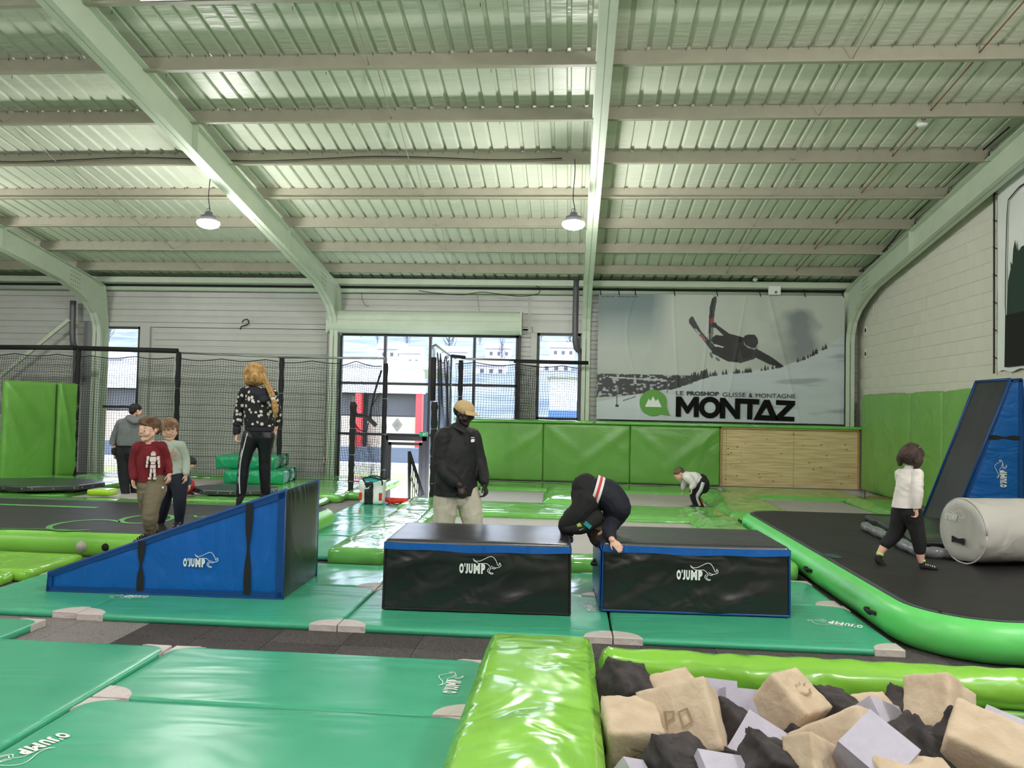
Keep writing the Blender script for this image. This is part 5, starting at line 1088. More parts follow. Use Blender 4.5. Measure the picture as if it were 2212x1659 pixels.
# ================================================================ PEOPLE
def skin(nm, c): return mat(nm, c, .5, bump=[(60, .05, one, 0)], var=.04, vscale=12)
SK = dict(light=skin('fair skin', srgb(226, 178, 156)), dark=skin('dark skin', srgb(46, 31, 27)))
def cloth(nm, c, bs=14, st_=.3, r=.85): return mat(nm, c, r, bump=[(bs, st_, (1, 1, .6), 1), (200, .1, one, 0)], var=.06, vscale=6)
class Body:
    """closed tapered tubes and ellipsoids, fused afterwards by a voxel remesh into one continuous surface"""
    def __init__(s): s.v = []; s.f = []
    def add(s, vs, fs): k = len(s.v); s.v += vs; s.f += [tuple(i+k for i in f) for f in fs]
    def limb(s, pts, rad, flat=1.0, side=None, n=14, sub=5):
        pts = [V(p) for p in pts]; R = list(rad)
        P = spline(pts, sub) if len(pts) > 2 else [pts[0].lerp(pts[1], k/sub) for k in range(sub+1)]
        rr = []
        m_ = len(pts)-1
        for k in range(len(P)):
            t = k/(len(P)-1)*m_; i = min(int(t), m_-1); f = t-i; f = f*f*(3-2*f); rr.append(R[i]*(1-f)+R[i+1]*f)
        rings = []; sd = None
        def ring(c, t, r):
            nonlocal sd
            if sd is None: sd = V(side) if side is not None else t.orthogonal()
            s_ = V(side) if side is not None else sd
            s_ = (s_-t*s_.dot(t)); s_ = s_.normalized() if s_.length > 1e-5 else t.orthogonal().normalized(); sd = s_; u_ = t.cross(s_)
            rings.append([c+s_*(r*math.cos(a))+u_*(r*flat*math.sin(a)) for a in [2*math.pi*q/n for q in range(n)]])
        T = [(P[min(k+1, len(P)-1)]-P[max(k-1, 0)]).normalized() for k in range(len(P))]
        for a in (-1.35, -.95, -.5): ring(P[0]+T[0]*rr[0]*math.sin(a)*min(1, flat+.2), T[0], rr[0]*math.cos(a))
        for k in range(len(P)): ring(P[k], T[k], rr[k])
        for a in (.5, .95, 1.35): ring(P[-1]+T[-1]*rr[-1]*math.sin(a)*min(1, flat+.2), T[-1], rr[-1]*math.cos(a))
        vs = [p for r in rings for p in r]; fs = [(i*n+q, i*n+(q+1) % n, (i+1)*n+(q+1) % n, (i+1)*n+q) for i in range(len(rings)-1) for q in range(n)]
        fs += [tuple(range(n))[::-1], tuple((len(rings)-1)*n+q for q in range(n))]; s.add(vs, fs)
    def ell(s, c, r, Rm=None, n=14):
        vs = []; m_ = 9
        for j in range(1, m_):
            a = math.pi*j/m_
            for k in range(n):
                b = 2*math.pi*k/n; p = V((r[0]*math.sin(a)*math.cos(b), r[1]*math.sin(a)*math.sin(b), r[2]*math.cos(a))); vs.append(V(c)+(Rm@p if Rm else p))
        top = V(c)+(Rm@V((0, 0, r[2])) if Rm else V((0, 0, r[2]))); bot = V(c)-(Rm@V((0, 0, r[2])) if Rm else V((0, 0, r[2])))
        fs = [(j*n+k, (j+1)*n+k, (j+1)*n+(k+1) % n, j*n+(k+1) % n) for j in range(m_-2) for k in range(n)]; N = len(vs); vs += [top, bot]
        fs += [(N, k, (k+1) % n) for k in range(n)]+[(N+1, (m_-2)*n+(k+1) % n, (m_-2)*n+k) for k in range(n)]; s.add(vs, fs)
    def build(s, name, m, parent=None, vox=.006, smooth=2, origin=V((0, 0, 0)), wr=0.0, ws=12, wd=(1, 1, 1), fn=None, mats=None, clip=None):
        me = bpy.data.meshes.new('tmp'); me.from_pydata([tuple(v-origin) for v in s.v], [], s.f); o = bpy.data.objects.new('tmp', me); C.objects.link(o)
        bm = bmesh.new(); bm.from_mesh(me); bmesh.ops.recalc_face_normals(bm, faces=bm.faces[:]); bm.to_mesh(me); bm.free()
        r = o.modifiers.new('r', 'REMESH'); r.mode = 'VOXEL'; r.voxel_size = vox; r.use_smooth_shade = True
        if smooth: q = o.modifiers.new('s', 'SMOOTH'); q.iterations = smooth; q.factor = .5
        dg = bpy.context.evaluated_depsgraph_get(); me2 = bpy.data.meshes.new_from_object(o.evaluated_get(dg)); bpy.data.objects.remove(o); bpy.data.meshes.remove(me)
        me2.name = name
        if wr or fn:
            me2.update(); ns = [v.normal.copy() for v in me2.vertices]
            for v, nn in zip(me2.vertices, ns):
                p = v.co+origin; d = 0
                if wr: q = V((p.x*wd[0], p.y*wd[1], p.z*wd[2]))*ws; d = wr*((1-2*abs(noise.noise(q)))*.6+noise.noise(q*.5+V((3, 3, 3))))
                if fn: d += fn(p)
                v.co += nn*d
        if clip:        # cut a clean hem: (point, normal pointing away from the kept side)
            bm = bmesh.new(); bm.from_mesh(me2); bmesh.ops.bisect_plane(bm, geom=bm.verts[:]+bm.edges[:]+bm.faces[:], plane_co=V(clip[0])-origin, plane_no=V(clip[1]), clear_outer=True)
            ed = [e for e in bm.edges if e.is_boundary]; r_ = bmesh.ops.extrude_edge_only(bm, edges=ed); nv = [v for v in r_['geom'] if isinstance(v, bmesh.types.BMVert)]
            cc = sum((v.co for v in nv), V())/max(1, len(nv))
            for v in nv: v.co += (cc-v.co)*.06-V(clip[1])*.012
            bm.to_mesh(me2); bm.free()
        me2.materials.clear()
        for mm in (mats or [m]): me2.materials.append(mm)
        me2.polygons.foreach_set('use_smooth', [True]*len(me2.polygons)); me2.update()
        ob = bpy.data.objects.new(name, me2); C.objects.link(ob)
        if parent is not None: ob.parent = parent
        else: ob.location = origin
        return ob
def basis(fwd, up=(0, 0, 1)):
    f = V(fwd).normalized(); u = V(up); u = (u-f*u.dot(f)).normalized(); r = f.cross(u); return Matrix((r, f, u)).transposed()      # columns: right, forward, up
def head(B, c, h, fwd, up=(0, 0, 1), neck=None, nr=.16, child=True):
    """c: centre of the head, h: chin to crown"""
    M3 = basis(fwd, up); W_ = lambda x, y, z: V(c)+M3@(V((x, y, z))*h); e = lambda p, r: B.ell(W_(*p), [q*h for q in r], M3)
    e((0, -.06, .12), (.355, .42, .375)); e((0, .10, -.02), (.31, .32, .33)); B.limb([W_(0, .12, -.18), W_(0, .24, -.40)], [.24*h, .125*h], .9, M3@V((1, 0, 0)))
    for s_ in (-1, 1):
        e((.17*s_, .22, -.17), (.13, .12, .12)); e((.365*s_, -.03, -.04), (.035, .075, .12)); B.limb([W_(.24*s_, .02, -.2), W_(.12*s_, .2, -.4)], [.11*h, .08*h])
    if child:
        B.limb([W_(0, .355, .0), W_(0, .415, -.12)], [.03*h, .042*h]); e((.028, .395, -.13), (.03, .03, .024)); e((-.028, .395, -.13), (.03, .03, .024)); e((0, .2, -.36), (.15, .12, .1)); e((.14, .25, -.2), (.12, .1, .11)); e((-.14, .25, -.2), (.12, .1, .11))
    else:
        B.limb([W_(0, .37, .06), W_(0, .46, -.11)], [.03*h, .05*h]); e((.04, .42, -.13), (.04, .04, .03)); e((-.04, .42, -.13), (.04, .04, .03))
        for s_ in (-1, 1): B.limb([W_(.06*s_, .385, .07), W_(.2*s_, .34, .06)], [.035*h, .03*h])
    B.limb([W_(-.06, .355, -.245), W_(0, .372, -.24), W_(.06, .355, -.245)], [.018*h, .024*h, .018*h]); B.limb([W_(-.05, .35, -.28), W_(0, .365, -.285), W_(.05, .35, -.28)], [.018*h, .024*h, .018*h])
    if neck is not None: B.limb([W_(0, -.1, -.2), V(neck).lerp(W_(0, -.1, -.2), .4), neck], [nr*h*1.1, nr*h, nr*h*1.2])
    return W_, M3
def face_bits(par, org, W_, M3, h, iris=srgb(60, 44, 34), brow=srgb(70, 48, 34), lid=0.0, lip=srgb(180, 100, 92)):
    em = mat('eye white', srgb(225, 220, 216) if lid != .5 else srgb(90, 80, 76), .3); im_ = mat('iris', iris, .2); bm2 = mat('brow hair', brow, .9); lm_ = mat('lips', lip, .5)
    for s_ in (-1, 1):
        mb = Body(); mb.ell(W_(.145*s_, .318, -.05)-org, [.07*h, .045*h, (.042-.02*lid)*h], M3, 12); o = obj('eye', mb.v, mb.f, em, par, True)
        mb = Body(); mb.ell(W_(.15*s_, .334, -.05-.01*lid)-org, [.046*h, .034*h, (.044-.02*lid)*h], M3, 10); obj('iris', mb.v, mb.f, im_, o, True)
        mb = MB(); mb.tube([W_(.07*s_, .365, .05)-org, W_(.15*s_, .355, .07)-org, W_(.24*s_, .30, .05)-org], [.011*h, .014*h, .008*h], 6); mb.build('eyebrow', bm2, par, True)
        mb = MB(); mb.tube([W_(.085*s_, .345, -.025)-org, W_(.145*s_, .362, -.008)-org, W_(.21*s_, .325, -.025)-org], [.006*h, .008*h, .007*h], 5); mb.build('lashes', bm2, par, True)
    mb = MB(); mb.tube([W_(-.085, .352, -.262)-org, W_(-.03, .382, -.262)-org, W_(.03, .382, -.262)-org, W_(.085, .352, -.262)-org], [.008*h, .018*h, .018*h, .008*h], 8); mb.build('lips', lm_, par, True)
def hand(B, wrist, d, palm, thumb, L, curl=.6, fr=.048):
    """d: direction of the fingers, palm: palm normal, thumb: side on which the thumb sits"""
    d = V(d).normalized(); pn = V(palm); pn = (pn-d*pn.dot(d)).normalized(); t = V(thumb); t = (t-d*t.dot(d)-pn*t.dot(pn)).normalized(); w_ = V(wrist)
    B.limb([w_-d*.1*L, w_+d*.12*L, w_+d*.42*L], [.15*L, .19*L, .22*L], .45, t, 12)
    for i, (off, ln) in enumerate(((.165, .42), (.055, .48), (-.055, .44), (-.165, .35))):
        b_ = w_+d*.4*L+t*off*L*1.1; a1 = curl*.7; q1 = b_+(d*math.cos(a1)+pn*math.sin(a1)+t*off*.35)*ln*.45*L; a2 = curl*1.7; q2 = q1+(d*math.cos(a2)+pn*math.sin(a2))*ln*.32*L; a3 = curl*2.3; q3 = q2+(d*math.cos(a3)+pn*math.sin(a3))*ln*.24*L
        B.limb([b_-d*.08*L, q1, q2, q3], [fr*1.1*L, fr*L, fr*.92*L, fr*.75*L], 1, None, 8, 3)
    tb = w_+d*.08*L+t*.13*L; t1 = tb+(t*.75+d*.7+pn*.15).normalized()*.26*L; t2 = t1+(t*.25+d*.9+pn*.35).normalized()*.2*L; B.limb([tb, t1, t2], [.075*L, .055*L, .042*L], 1, None, 8, 3)
def foot(par, org, heel, toe, r, m, name='shoe', dots=None, up=V((0, 0, 1)), band=None):
    B = Body(); a, b = V(heel), V(toe); B.limb([a+up*r*.5, a.lerp(b, .5)+up*r*.35, b], [r, r*1.05, r*.72], .72, (b-a).cross(up)); B.limb([a+up*r*2.2, a+up*r*.4], [r*.85, r*.95])
    o = B.build(name, m, par, .005, 2, org)
    if dots:
        mb = MB(); sd = (b-a).cross(up).normalized(); n_ = up
        for k in range(5):
            for s_ in (-.45, .35):
                c_ = a.lerp(b, .25+.16*k)+sd*s_*r+up*r*(1.0-.12*k); mb.tube([c_-org+sd*r*(-.3), c_-org+up*.006, c_-org+sd*r*.3], r*.13, 5)
        mb.build('sock_pattern', dots, o)
    if band: mb = MB(); mb.tube([a+up*r*2.0-org, a+up*r*2.6-org], r*.98, 12); mb.build('sock_band', band, o, True)
    return o
BLK = cloth('black knit', srgb(22, 22, 24)); DOT = mat('pale lime print', srgb(206, 214, 150), .6)
def hairshell(par, org, W_, M3, h, m, blobs, wr=.006, ws=60, wd=(1, 1, .35), name='hair', vox=.005):
    B = Body()
    for b in blobs:
        if b[0] == 'e': B.ell(W_(*b[1]), [q*h for q in b[2]], M3)
        else: B.limb([W_(*p) for p in b[1]], [q*h for q in b[2]], b[3] if len(b) > 3 else 1.0, M3@V((1, 0, 0)) if len(b) > 3 else None)
    return B.build(name, m, par, vox, 5, org, wr=wr, ws=ws, wd=wd)
def hairmat(nm, a, b): return mat(nm, a, .72, bump=[(40, .6, (1, 1, .2), .4)], col2=b, vscale=24, detail=4)
def torso(B, neck, sl, sr, hips, hl, hr, chest, d=.6, side=None):
    """chest: half width at chest, waist, hips"""
    n, h_ = V(neck), V(hips); side = side or (V(sr)-V(sl)); m_ = n.lerp(h_, .5)
    B.limb([n.lerp(h_, .16), n.lerp(h_, .38), n.lerp(h_, .68), h_], [chest[0]*.86, chest[0], chest[1], chest[2]], d, side, 18); B.limb([V(sl).lerp(n, .12), n.lerp((V(sl)+V(sr))/2, .6), V(sr).lerp(n, .12)], [chest[0]*.36, chest[0]*.42, chest[0]*.36], 1.0, None, 12)
def person(lab, origin, skinm, build, vox=.0055):
    """build(B) adds the body volume; returns the body object (one continuous mesh at top level)"""
    B = Body(); build(B); o = B.build('person', skinm, None, vox, 2, V(origin)); tag(o, lab, 'person'); return o
# ---- boy in the dark red jumper, on the low part of the wedge
def boy_red():
    Y = 6.3; q = lambda x, y, dy=0.0: wp(x, y, Y+dy); org = q(318, 1150); h = .205; hc = q(322, 927); fw = V((-.36, -.93, -.02))
    neck = q(321, 957, .02); sl, sr = q(297, 966, -.02), q(349, 964, .06); hip = q(328, 1052, .03); st_ = {}
    hl, hr = q(316, 1056, .02), q(342, 1056, .05); kl, al = q(317, 1102, .02), q(331, 1148, .1); kr, ar = q(325, 1108, -.1), q(323, 1152, -.06)
    def b(B):
        st_['h'] = head(B, hc, h, fw, (0, 0, 1), neck); torso(B, neck, sl, sr, hip, hl, hr, (.105, .1, .1), .62)
        for s_, e_, w_, hd, dd in ((sl, q(288, 1000, -.01), q(288, 1034, -.04), (.1, -.1, -1), .5), (sr, q(362, 996, .1), q(366, 1024, .04), (.05, -.15, -1), .5)):
            B.limb([s_, e_, w_], [.038, .03, .022]); hand(B, w_, hd, (1, .1, 0) if s_ is sl else (-1, .1, 0), (0, -1, 0), .115, .45)
        for a_, k_, f_ in ((hl, kl, al), (hr, kr, ar)): B.limb([a_, k_, f_], [.07, .045, .032])
    P = person('boy in dark red robot jumper and khaki joggers walking down the blue wedge', org, SK['light'], b, .005); W_, M3 = st_['h']
    face_bits(P, org, W_, M3, h)
    hm = hairmat('brown hair', srgb(118, 84, 56), srgb(66, 44, 30))
    hairshell(P, org, W_, M3, h, hm, [('e', (0, -.08, .21), (.39, .43, .33)), ('e', (0, -.28, .02), (.32, .22, .28)), ('e', (0, .1, .33), (.35, .3, .17)), ('l', [(.28, .1, .36), (.1, .33, .3), (-.2, .34, .2)], [.12, .09, .05]), ('e', (.33, -.04, .1), (.06, .13, .16)), ('e', (-.33, -.04, .1), (.06, .13, .16))], .003, 75, (.4, .4, 1.3))
    B = Body(); torso(B, neck+V((0, 0, -.012)), sl, sr, q(329, 1052, .03), hl, hr, (.106, .108, .118), .66); B.limb([sl, q(288, 1000, -.01), q(288, 1031, -.04)], [.044, .038, .03]); B.limb([sr, q(361, 996, .1), q(365, 1019, .045)], [.044, .038, .03])
    sh = B.build('jumper', cloth('dark red knit', srgb(112, 18, 30)), P, .006, 2, org, wr=.005, ws=16, wd=(1, 1, .7), clip=(q(329, 1042, .0), (-.05, 0, -1)))
    # robot print on the chest
    rb = MB(); o_ = q(330, 1000, -.068)-org; T = frame_T(o_, (1, .32, 0), (.06, 0, 1)); w_ = mat('white print on jumper', srgb(226, 214, 210), .7)
    def R(x0, y0, x1, y1): rb.prism([T@V((x, y, -.0)) for x, y in ((x0, y0), (x1, y0), (x1, y1), (x0, y1))], T.to_3x3()@V((0, 0, -.03)))
    for s_ in (-1, 1):
        R(s_*.012-.008, -.085, s_*.012+.008, -.05); R(s_*.016-.007, -.12, s_*.016+.007, -.088); R(s_*.02-.014, -.14, s_*.02+.01, -.124); R(s_*.04-.009, .025, s_*.04+.009, .055); R(s_*.045-.007, -.01, s_*.045+.007, .022); R(s_*.048-.006, -.04, s_*.048+.006, -.014)
    R(-.024, .012, .024, .05); R(-.016, -.012, .016, .008); R(-.02, -.045, .02, -.018); R(-.017, .06, .017, .085); R(-.01, .09, .01, .096)
    rb.build('robot_print', w_, sh)
    B = Body(); B.limb([q(318, 1040, .03), q(338, 1040, .03)], [.082, .082], .9); B.limb([q(317, 1050, .02), kl, q(331, 1143, .1)], [.076, .054, .042]); B.limb([q(338, 1050, .03), kr, q(324, 1150, -.06)], [.082, .064, .044])
    B.build('joggers', cloth('khaki jogger cloth', srgb(112, 102, 82), 16, .5), P, .006, 2, org, wr=.007, ws=13, wd=(.7, .7, 1.6))
    mb = MB(); lathe(mb, [(0, .0), (.009, 0)], 12, Matrix.Translation(q(352, 1053, -.085)-org)@Matrix.Rotation(math.pi/2, 4, 'X')); mb.build('round_badge', M['white'], P)
    foot(P, org, q(322, 1158, -.06), q(290, 1172, -.12), .033, BLK, 'grip_sock', DOT); foot(P, org, q(334, 1152, .1), q(318, 1160, .05), .032, BLK, 'grip_sock')
boy_red()
# ---- girl in pale green top on the left track
def girl_mint():
    Y = 7.95; q = lambda x, y, dy=0.0: wp(x, y, Y+dy); org = q(375, 1135); h = .225; hc = q(366, 927); fw = V((.4, -.9, -.24)); neck = q(367, 953, .02); st_ = {}
    sl, sr = q(346, 962, .02), q(391, 963, .0); hip = q(374, 1030, .02); hl, hr = q(362, 1036), q(388, 1036); kl, al = q(355, 1088, .05), q(345, 1132, .16); kr, ar = q(388, 1083, -.05), q(387, 1128, 0)
    def b(B):
        st_['h'] = head(B, hc, h, fw, (0, -.2, 1), neck, .14); torso(B, neck, sl, sr, hip, hl, hr, (.115, .1, .11), .6)
        for s_, e_, w_ in ((sl, q(341, 995, .05), q(342, 1028, .02)), (sr, q(400, 993, .03), q(402, 1026, -.03))):
            B.limb([s_, e_, w_], [.04, .032, .024]); hand(B, w_, (0.05, -.2, -1), (-1, 0, 0) if s_ is sr else (1, 0, 0), (0, -1, 0), .13, .4)
        for a_, k_, f_ in ((hl, kl, al), (hr, kr, ar)): B.limb([a_, k_, f_], [.08, .05, .035])
    P = person('girl with fringe in pale green top walking behind the boy in dark red', org, SK['light'], b, .0055); W_, M3 = st_['h']; face_bits(P, org, W_, M3, h, lid=.9, brow=srgb(96, 70, 52))
    hairshell(P, org, W_, M3, h, hairmat('light brown hair', srgb(160, 126, 96), srgb(104, 76, 56)), [('e', (0, -.1, .2), (.40, .44, .34)), ('e', (0, -.3, -.1), (.34, .2, .3)), ('l', [(-.26, .22, .34), (-.2, .36, .12)], [.12, .07]), ('l', [(0, .28, .38), (0, .4, .12)], [.14, .08]), ('l', [(.26, .22, .34), (.2, .36, .12)], [.12, .07]), ('l', [(.36, .0, .2), (.37, .02, -.25)], [.07, .03]), ('l', [(-.36, .0, .2), (-.37, .02, -.25)], [.07, .03])], .005, 60)
    B = Body(); torso(B, neck+V((0, 0, -.015)), sl, sr, q(374, 1030, .01), hl, hr, (.13, .118, .125), .64); B.limb([sl, q(340, 995, .05), q(342, 1024, .02)], [.05, .043, .033]); B.limb([sr, q(401, 993, .03), q(402, 1022, -.03)], [.05, .044, .034])
    t_ = B.build('top', cloth('pale green jersey', srgb(176, 186, 172)), P, .0065, 2, org, wr=.005, ws=14, clip=(q(374, 1024), (0, 0, -1)))
    mb = MB(); o_ = q(375, 982, -.078)-org
    for k in range(22): a = k*2.4; r_ = .05*math.sqrt(k/22); lathe(mb, [(0, 0), (.008, -.001), (.009, .004)], 7, Matrix.Translation(o_+V((r_*math.cos(a), -.002, r_*math.sin(a)*1.3)))@Matrix.Rotation(math.pi/2, 4, 'X'))
    mb.build('floral_print', mat('peach print', srgb(214, 178, 156), .7), t_)
    B = Body(); B.limb([hl, hr], [.1, .1], .85); B.limb([q(363, 1038), kl, al], [.098, .062, .045]); B.limb([q(387, 1038), kr, ar], [.098, .064, .046]); B.build('leggings', cloth('navy jersey', srgb(24, 28, 44), 10, .2), P, .0065, 2, org, wr=.004, ws=10)
    foot(P, org, q(387, 1132, 0), q(378, 1142, -.1), .04, BLK, 'grip_sock', DOT); foot(P, org, q(345, 1135, .16), q(350, 1142, .06), .038, BLK, 'grip_sock')
girl_mint()
# ---- girl with a braid, seen from behind on the wedge
def girl_braid():
    Y = 6.38; q = lambda x, y, dy=0.0: wp(x, y, Y+dy); org = q(545, 1070); h = .215; hc = q(549, 812); fw = V((-.75, .62, -.12)); neck = q(558, 838); st_ = {}
    sl, sr = q(528, 848, 0), q(587, 850, .04); hip = q(560, 935); hl, hr = q(544, 942), q(574, 942, .02); kl, al = q(528, 998), q(521, 1066, .03); kr, ar = q(572, 998, .05), q(574, 1066, .1)
    def b(B):
        st_['h'] = head(B, hc, h, fw, (0, 0, 1), neck, .15); torso(B, neck, sl, sr, hip, hl, hr, (.115, .1, .112), .62)
        for s_, e_, w_ in ((sl, q(517, 893, .02), q(512, 937, -.02)), (sr, q(596, 893, .1), q(594, 925, .1))):
            B.limb([s_, e_, w_], [.04, .033, .024]); hand(B, w_, (-.05, -.1, -1), (1, .2, 0) if s_ is sl else (-1, .2, 0), (0, 1, 0), .125, .9)
        for a_, k_, f_ in ((hl, kl, al), (hr, kr, ar)): B.limb([a_, k_, f_], [.065, .044, .033])
    P = person('girl with long blond braid and black patterned hoodie standing on the blue wedge', org, SK['light'], b, .0055); W_, M3 = st_['h']
    hm = hairmat('golden blond hair', srgb(206, 166, 104), srgb(140, 98, 54))
    hairshell(P, org, W_, M3, h, hm, [('e', (0, -.06, .15), (.42, .48, .38)), ('e', (0, -.2, -.1), (.39, .36, .34)), ('e', (-.2, .06, -.06), (.2, .3, .34)), ('e', (.2, .06, -.06), (.2, .3, .34))], .0035, 60, (1, 1, .4))
    mb = Body(); path = spline([W_(.12, -.42, -.12), q(572, 822, -.05), q(583, 842, -.09), q(590, 860, -.1)], 4)
    for k in range(len(path)-1):
        for s_ in (-1, 1): c = path[k]+V((s_*.011, -.004*s_, .004*s_)); mb.ell(c, [.021-.0007*k, .017, .017], Matrix.Rotation(.7*s_, 3, 'Y'), 10)
    mb.build('braid', hm, P, .004, 1, org); tl_ = Body(); tl_.limb([q(590, 862, -.1), q(595, 885, -.09), q(594, 903, -.07)], [.018, .024, .008]); tl_.build('braid_end', hm, P, .004, 1, org, wr=.004, ws=60, wd=(1, 1, .3))
    mb = MB(); mb.tube([q(589, 859, -.1)-org, q(591, 864, -.1)-org], .02, 10); mb.build('hair_tie', mat('white hair tie', srgb(226, 220, 208), .6), P, True)
    def lips_mat():
        m = cloth('black patterned hoodie', srgb(20, 20, 24)); nt = m.node_tree; n = nt.nodes; L = nt.links; b = n['Principled BSDF']
        t = n.new('ShaderNodeTexCoord'); v = n.new('ShaderNodeTexVoronoi'); v.inputs['Scale'].default_value = 24; v.inputs['Randomness'].default_value = .75; L.new(t.outputs['Object'], v.inputs['Vector'])
        ns = n.new('ShaderNodeTexNoise'); ns.inputs['Scale'].default_value = 120; L.new(t.outputs['Object'], ns.inputs['Vector']); ad = n.new('ShaderNodeMath'); ad.operation = 'MULTIPLY_ADD'; L.new(ns.outputs['Fac'], ad.inputs[0]); ad.inputs[1].default_value = .35; L.new(v.outputs['Distance'], ad.inputs[2])
        r = n.new('ShaderNodeValToRGB'); L.new(ad.outputs[0], r.inputs[0]); e = r.color_ramp.elements; e[0].position = .5; e[0].color = (*srgb(214, 206, 198), 1); e[1].position = .53; e[1].color = (*srgb(20, 20, 24), 1); L.new(r.outputs[0], b.inputs['Base Color']); return m
    hm2 = lips_mat(); navy = cloth('navy rib', srgb(34, 34, 44), 30)
    B = Body(); torso(B, neck+V((0, 0, -.02)), sl, sr, q(561, 926), hl, hr, (.125, .126, .13), .68); B.limb([sl, q(517, 893, .02), q(513, 925, -.02)], [.048, .043, .036]); B.limb([sr, q(597, 893, .1), q(593, 915, .1)], [.046, .043, .036])
    hd_ = B.build('hoodie', hm2, P, .0065, 2, org, wr=.006, ws=13, clip=(q(561, 921), (0, 0, -1))); B = Body(); B.limb([q(561, 900), q(561, 922), q(561, 934)], [.124, .125, .116], .70, sr-sl); hb_ = B.build('hem_band', navy, hd_, .006, 2, org, clip=(q(561, 931), (0, 0, -1)))
    B = Body(); B.limb([q(512, 926, -.02), q(511, 935, -.02)], [.036, .03]); B.build('cuff', navy, hd_, .005, 1, org)
    B = Body(); B.limb([q(545, 838, -.02), q(565, 850, -.06), q(583, 842, -.0)], [.035, .05, .035], .6); B.limb([q(550, 845, -.04), q(572, 862, -.075)], [.04, .04], .6); B.build('hood', navy, hd_, .006, 2, org, wr=.004, ws=16)
    B = Body(); B.limb([q(559, 915), q(559, 934)], [.112, .105], .72, sr-sl); B.limb([hl, hr], [.076, .076], .95); B.limb([hl, kl, al], [.078, .051, .04]); B.limb([hr, kr, ar], [.078, .051, .04]); tr_ = B.build('leggings', cloth('black satin jersey', srgb(20, 20, 27), 8, .2, .45), P, .0065, 2, org, wr=.004, ws=11)
    mb = MB(); sp_ = [q(533, 935, -.06), q(525, 965, -.055), q(517.5, 1000, -.035), q(515.5, 1035, -.022), q(516.5, 1066, -.005)]
    for dx in (0, .014): mb.tube([p-org+V((dx, -.004-dx*.9, 0)) for p in spline(sp_, 4)], .0042, 5)
    mb.build('side_stripes', M['white'], tr_)
    foot(P, org, q(523, 1070, .03), q(514, 1092, .0)+V((0, 0, .01)), .035, BLK, 'sock'); foot(P, org, q(573, 1070, .1), q(568, 1078, .06), .034, BLK, 'sock')
girl_braid()
# ---- man in the grey hoodie, far left
def man_grey():
    Y = 12.25; q = lambda x, y, dy=0.0: wp(x, y, Y+dy); org = q(282, 1076); h = .225; hc = q(294, 887); fw = V((.55, .8, -.15)); neck = q(289, 903); st_ = {}
    sl, sr = q(262, 915), q(309, 915, .06); hip = q(277, 968); hl, hr = q(267, 975), q(288, 975); kl, al = q(267, 1024), q(272, 1070); kr, ar = q(291, 1022, .1), q(292, 1070, .15)
    def b(B):
        st_['h'] = head(B, hc, h, fw, (0, 0, 1), neck, .2); torso(B, neck, sl, sr, hip, hl, hr, (.175, .165, .155), .62)
        for s_, e_, w_ in ((sl, q(249, 950, .03), q(248, 979, -.03)), (sr, q(314, 950, .1), q(314, 979, .1))): B.limb([s_, e_, w_], [.055, .045, .03]); hand(B, w_, (0.1, -.1, -1), (1, 0, 0), (0, 1, 0), .165, .7)
        for a_, k_, f_ in ((hl, kl, al), (hr, kr, ar)): B.limb([a_, k_, f_], [.09, .06, .045])
    P = person('man in grey hoodie and black trousers seen from behind by the tall window', org, SK['light'], b, .008); W_, M3 = st_['h']
    hairshell(P, org, W_, M3, h, hairmat('short black hair', srgb(30, 28, 30), srgb(14, 14, 16)), [('e', (0, -.1, .16), (.40, .44, .36)), ('e', (0, -.28, -.06), (.32, .22, .28))], .003, 80)
    B = Body(); torso(B, neck+V((0, 0, -.03)), sl, sr, q(277, 966), hl, hr, (.205, .2, .185), .68); B.limb([sl, q(247, 950, .03), q(247, 975, -.03)], [.078, .066, .052]); B.limb([sr, q(316, 950, .1), q(314, 975, .1)], [.078, .066, .052]); B.limb([q(277, 900, -.06), q(292, 908, -.12), q(306, 903, -.02)], [.05, .07, .05], .6)
    B.build('hoodie', cloth('grey fleece', srgb(112, 114, 118)), P, .009, 2, org, wr=.008, ws=9, clip=(q(277, 962), (0, 0, -1)))
    B = Body(); B.limb([q(247, 973, -.03), q(248, 979, -.03)], [.05, .045]); B.limb([q(265, 960), q(290, 960)], [.11, .11], .9); B.build('black_trim', BLK, P, .008, 2, org)
    B = Body(); B.limb([q(277, 953), q(277, 972)], [.175, .165], .66, sr-sl); B.limb([hl, kl, al], [.118, .082, .066]); B.limb([hr, kr, ar], [.118, .082, .066]); B.build('trousers', cloth('black denim', srgb(20, 22, 28)), P, .008, 2, org, wr=.008, ws=8)
    foot(P, org, q(271, 1074), q(274, 1078, .12), .045, BLK, 'sock'); foot(P, org, q(291, 1074, .15), q(294, 1078, .27), .045, BLK, 'sock')
man_grey()
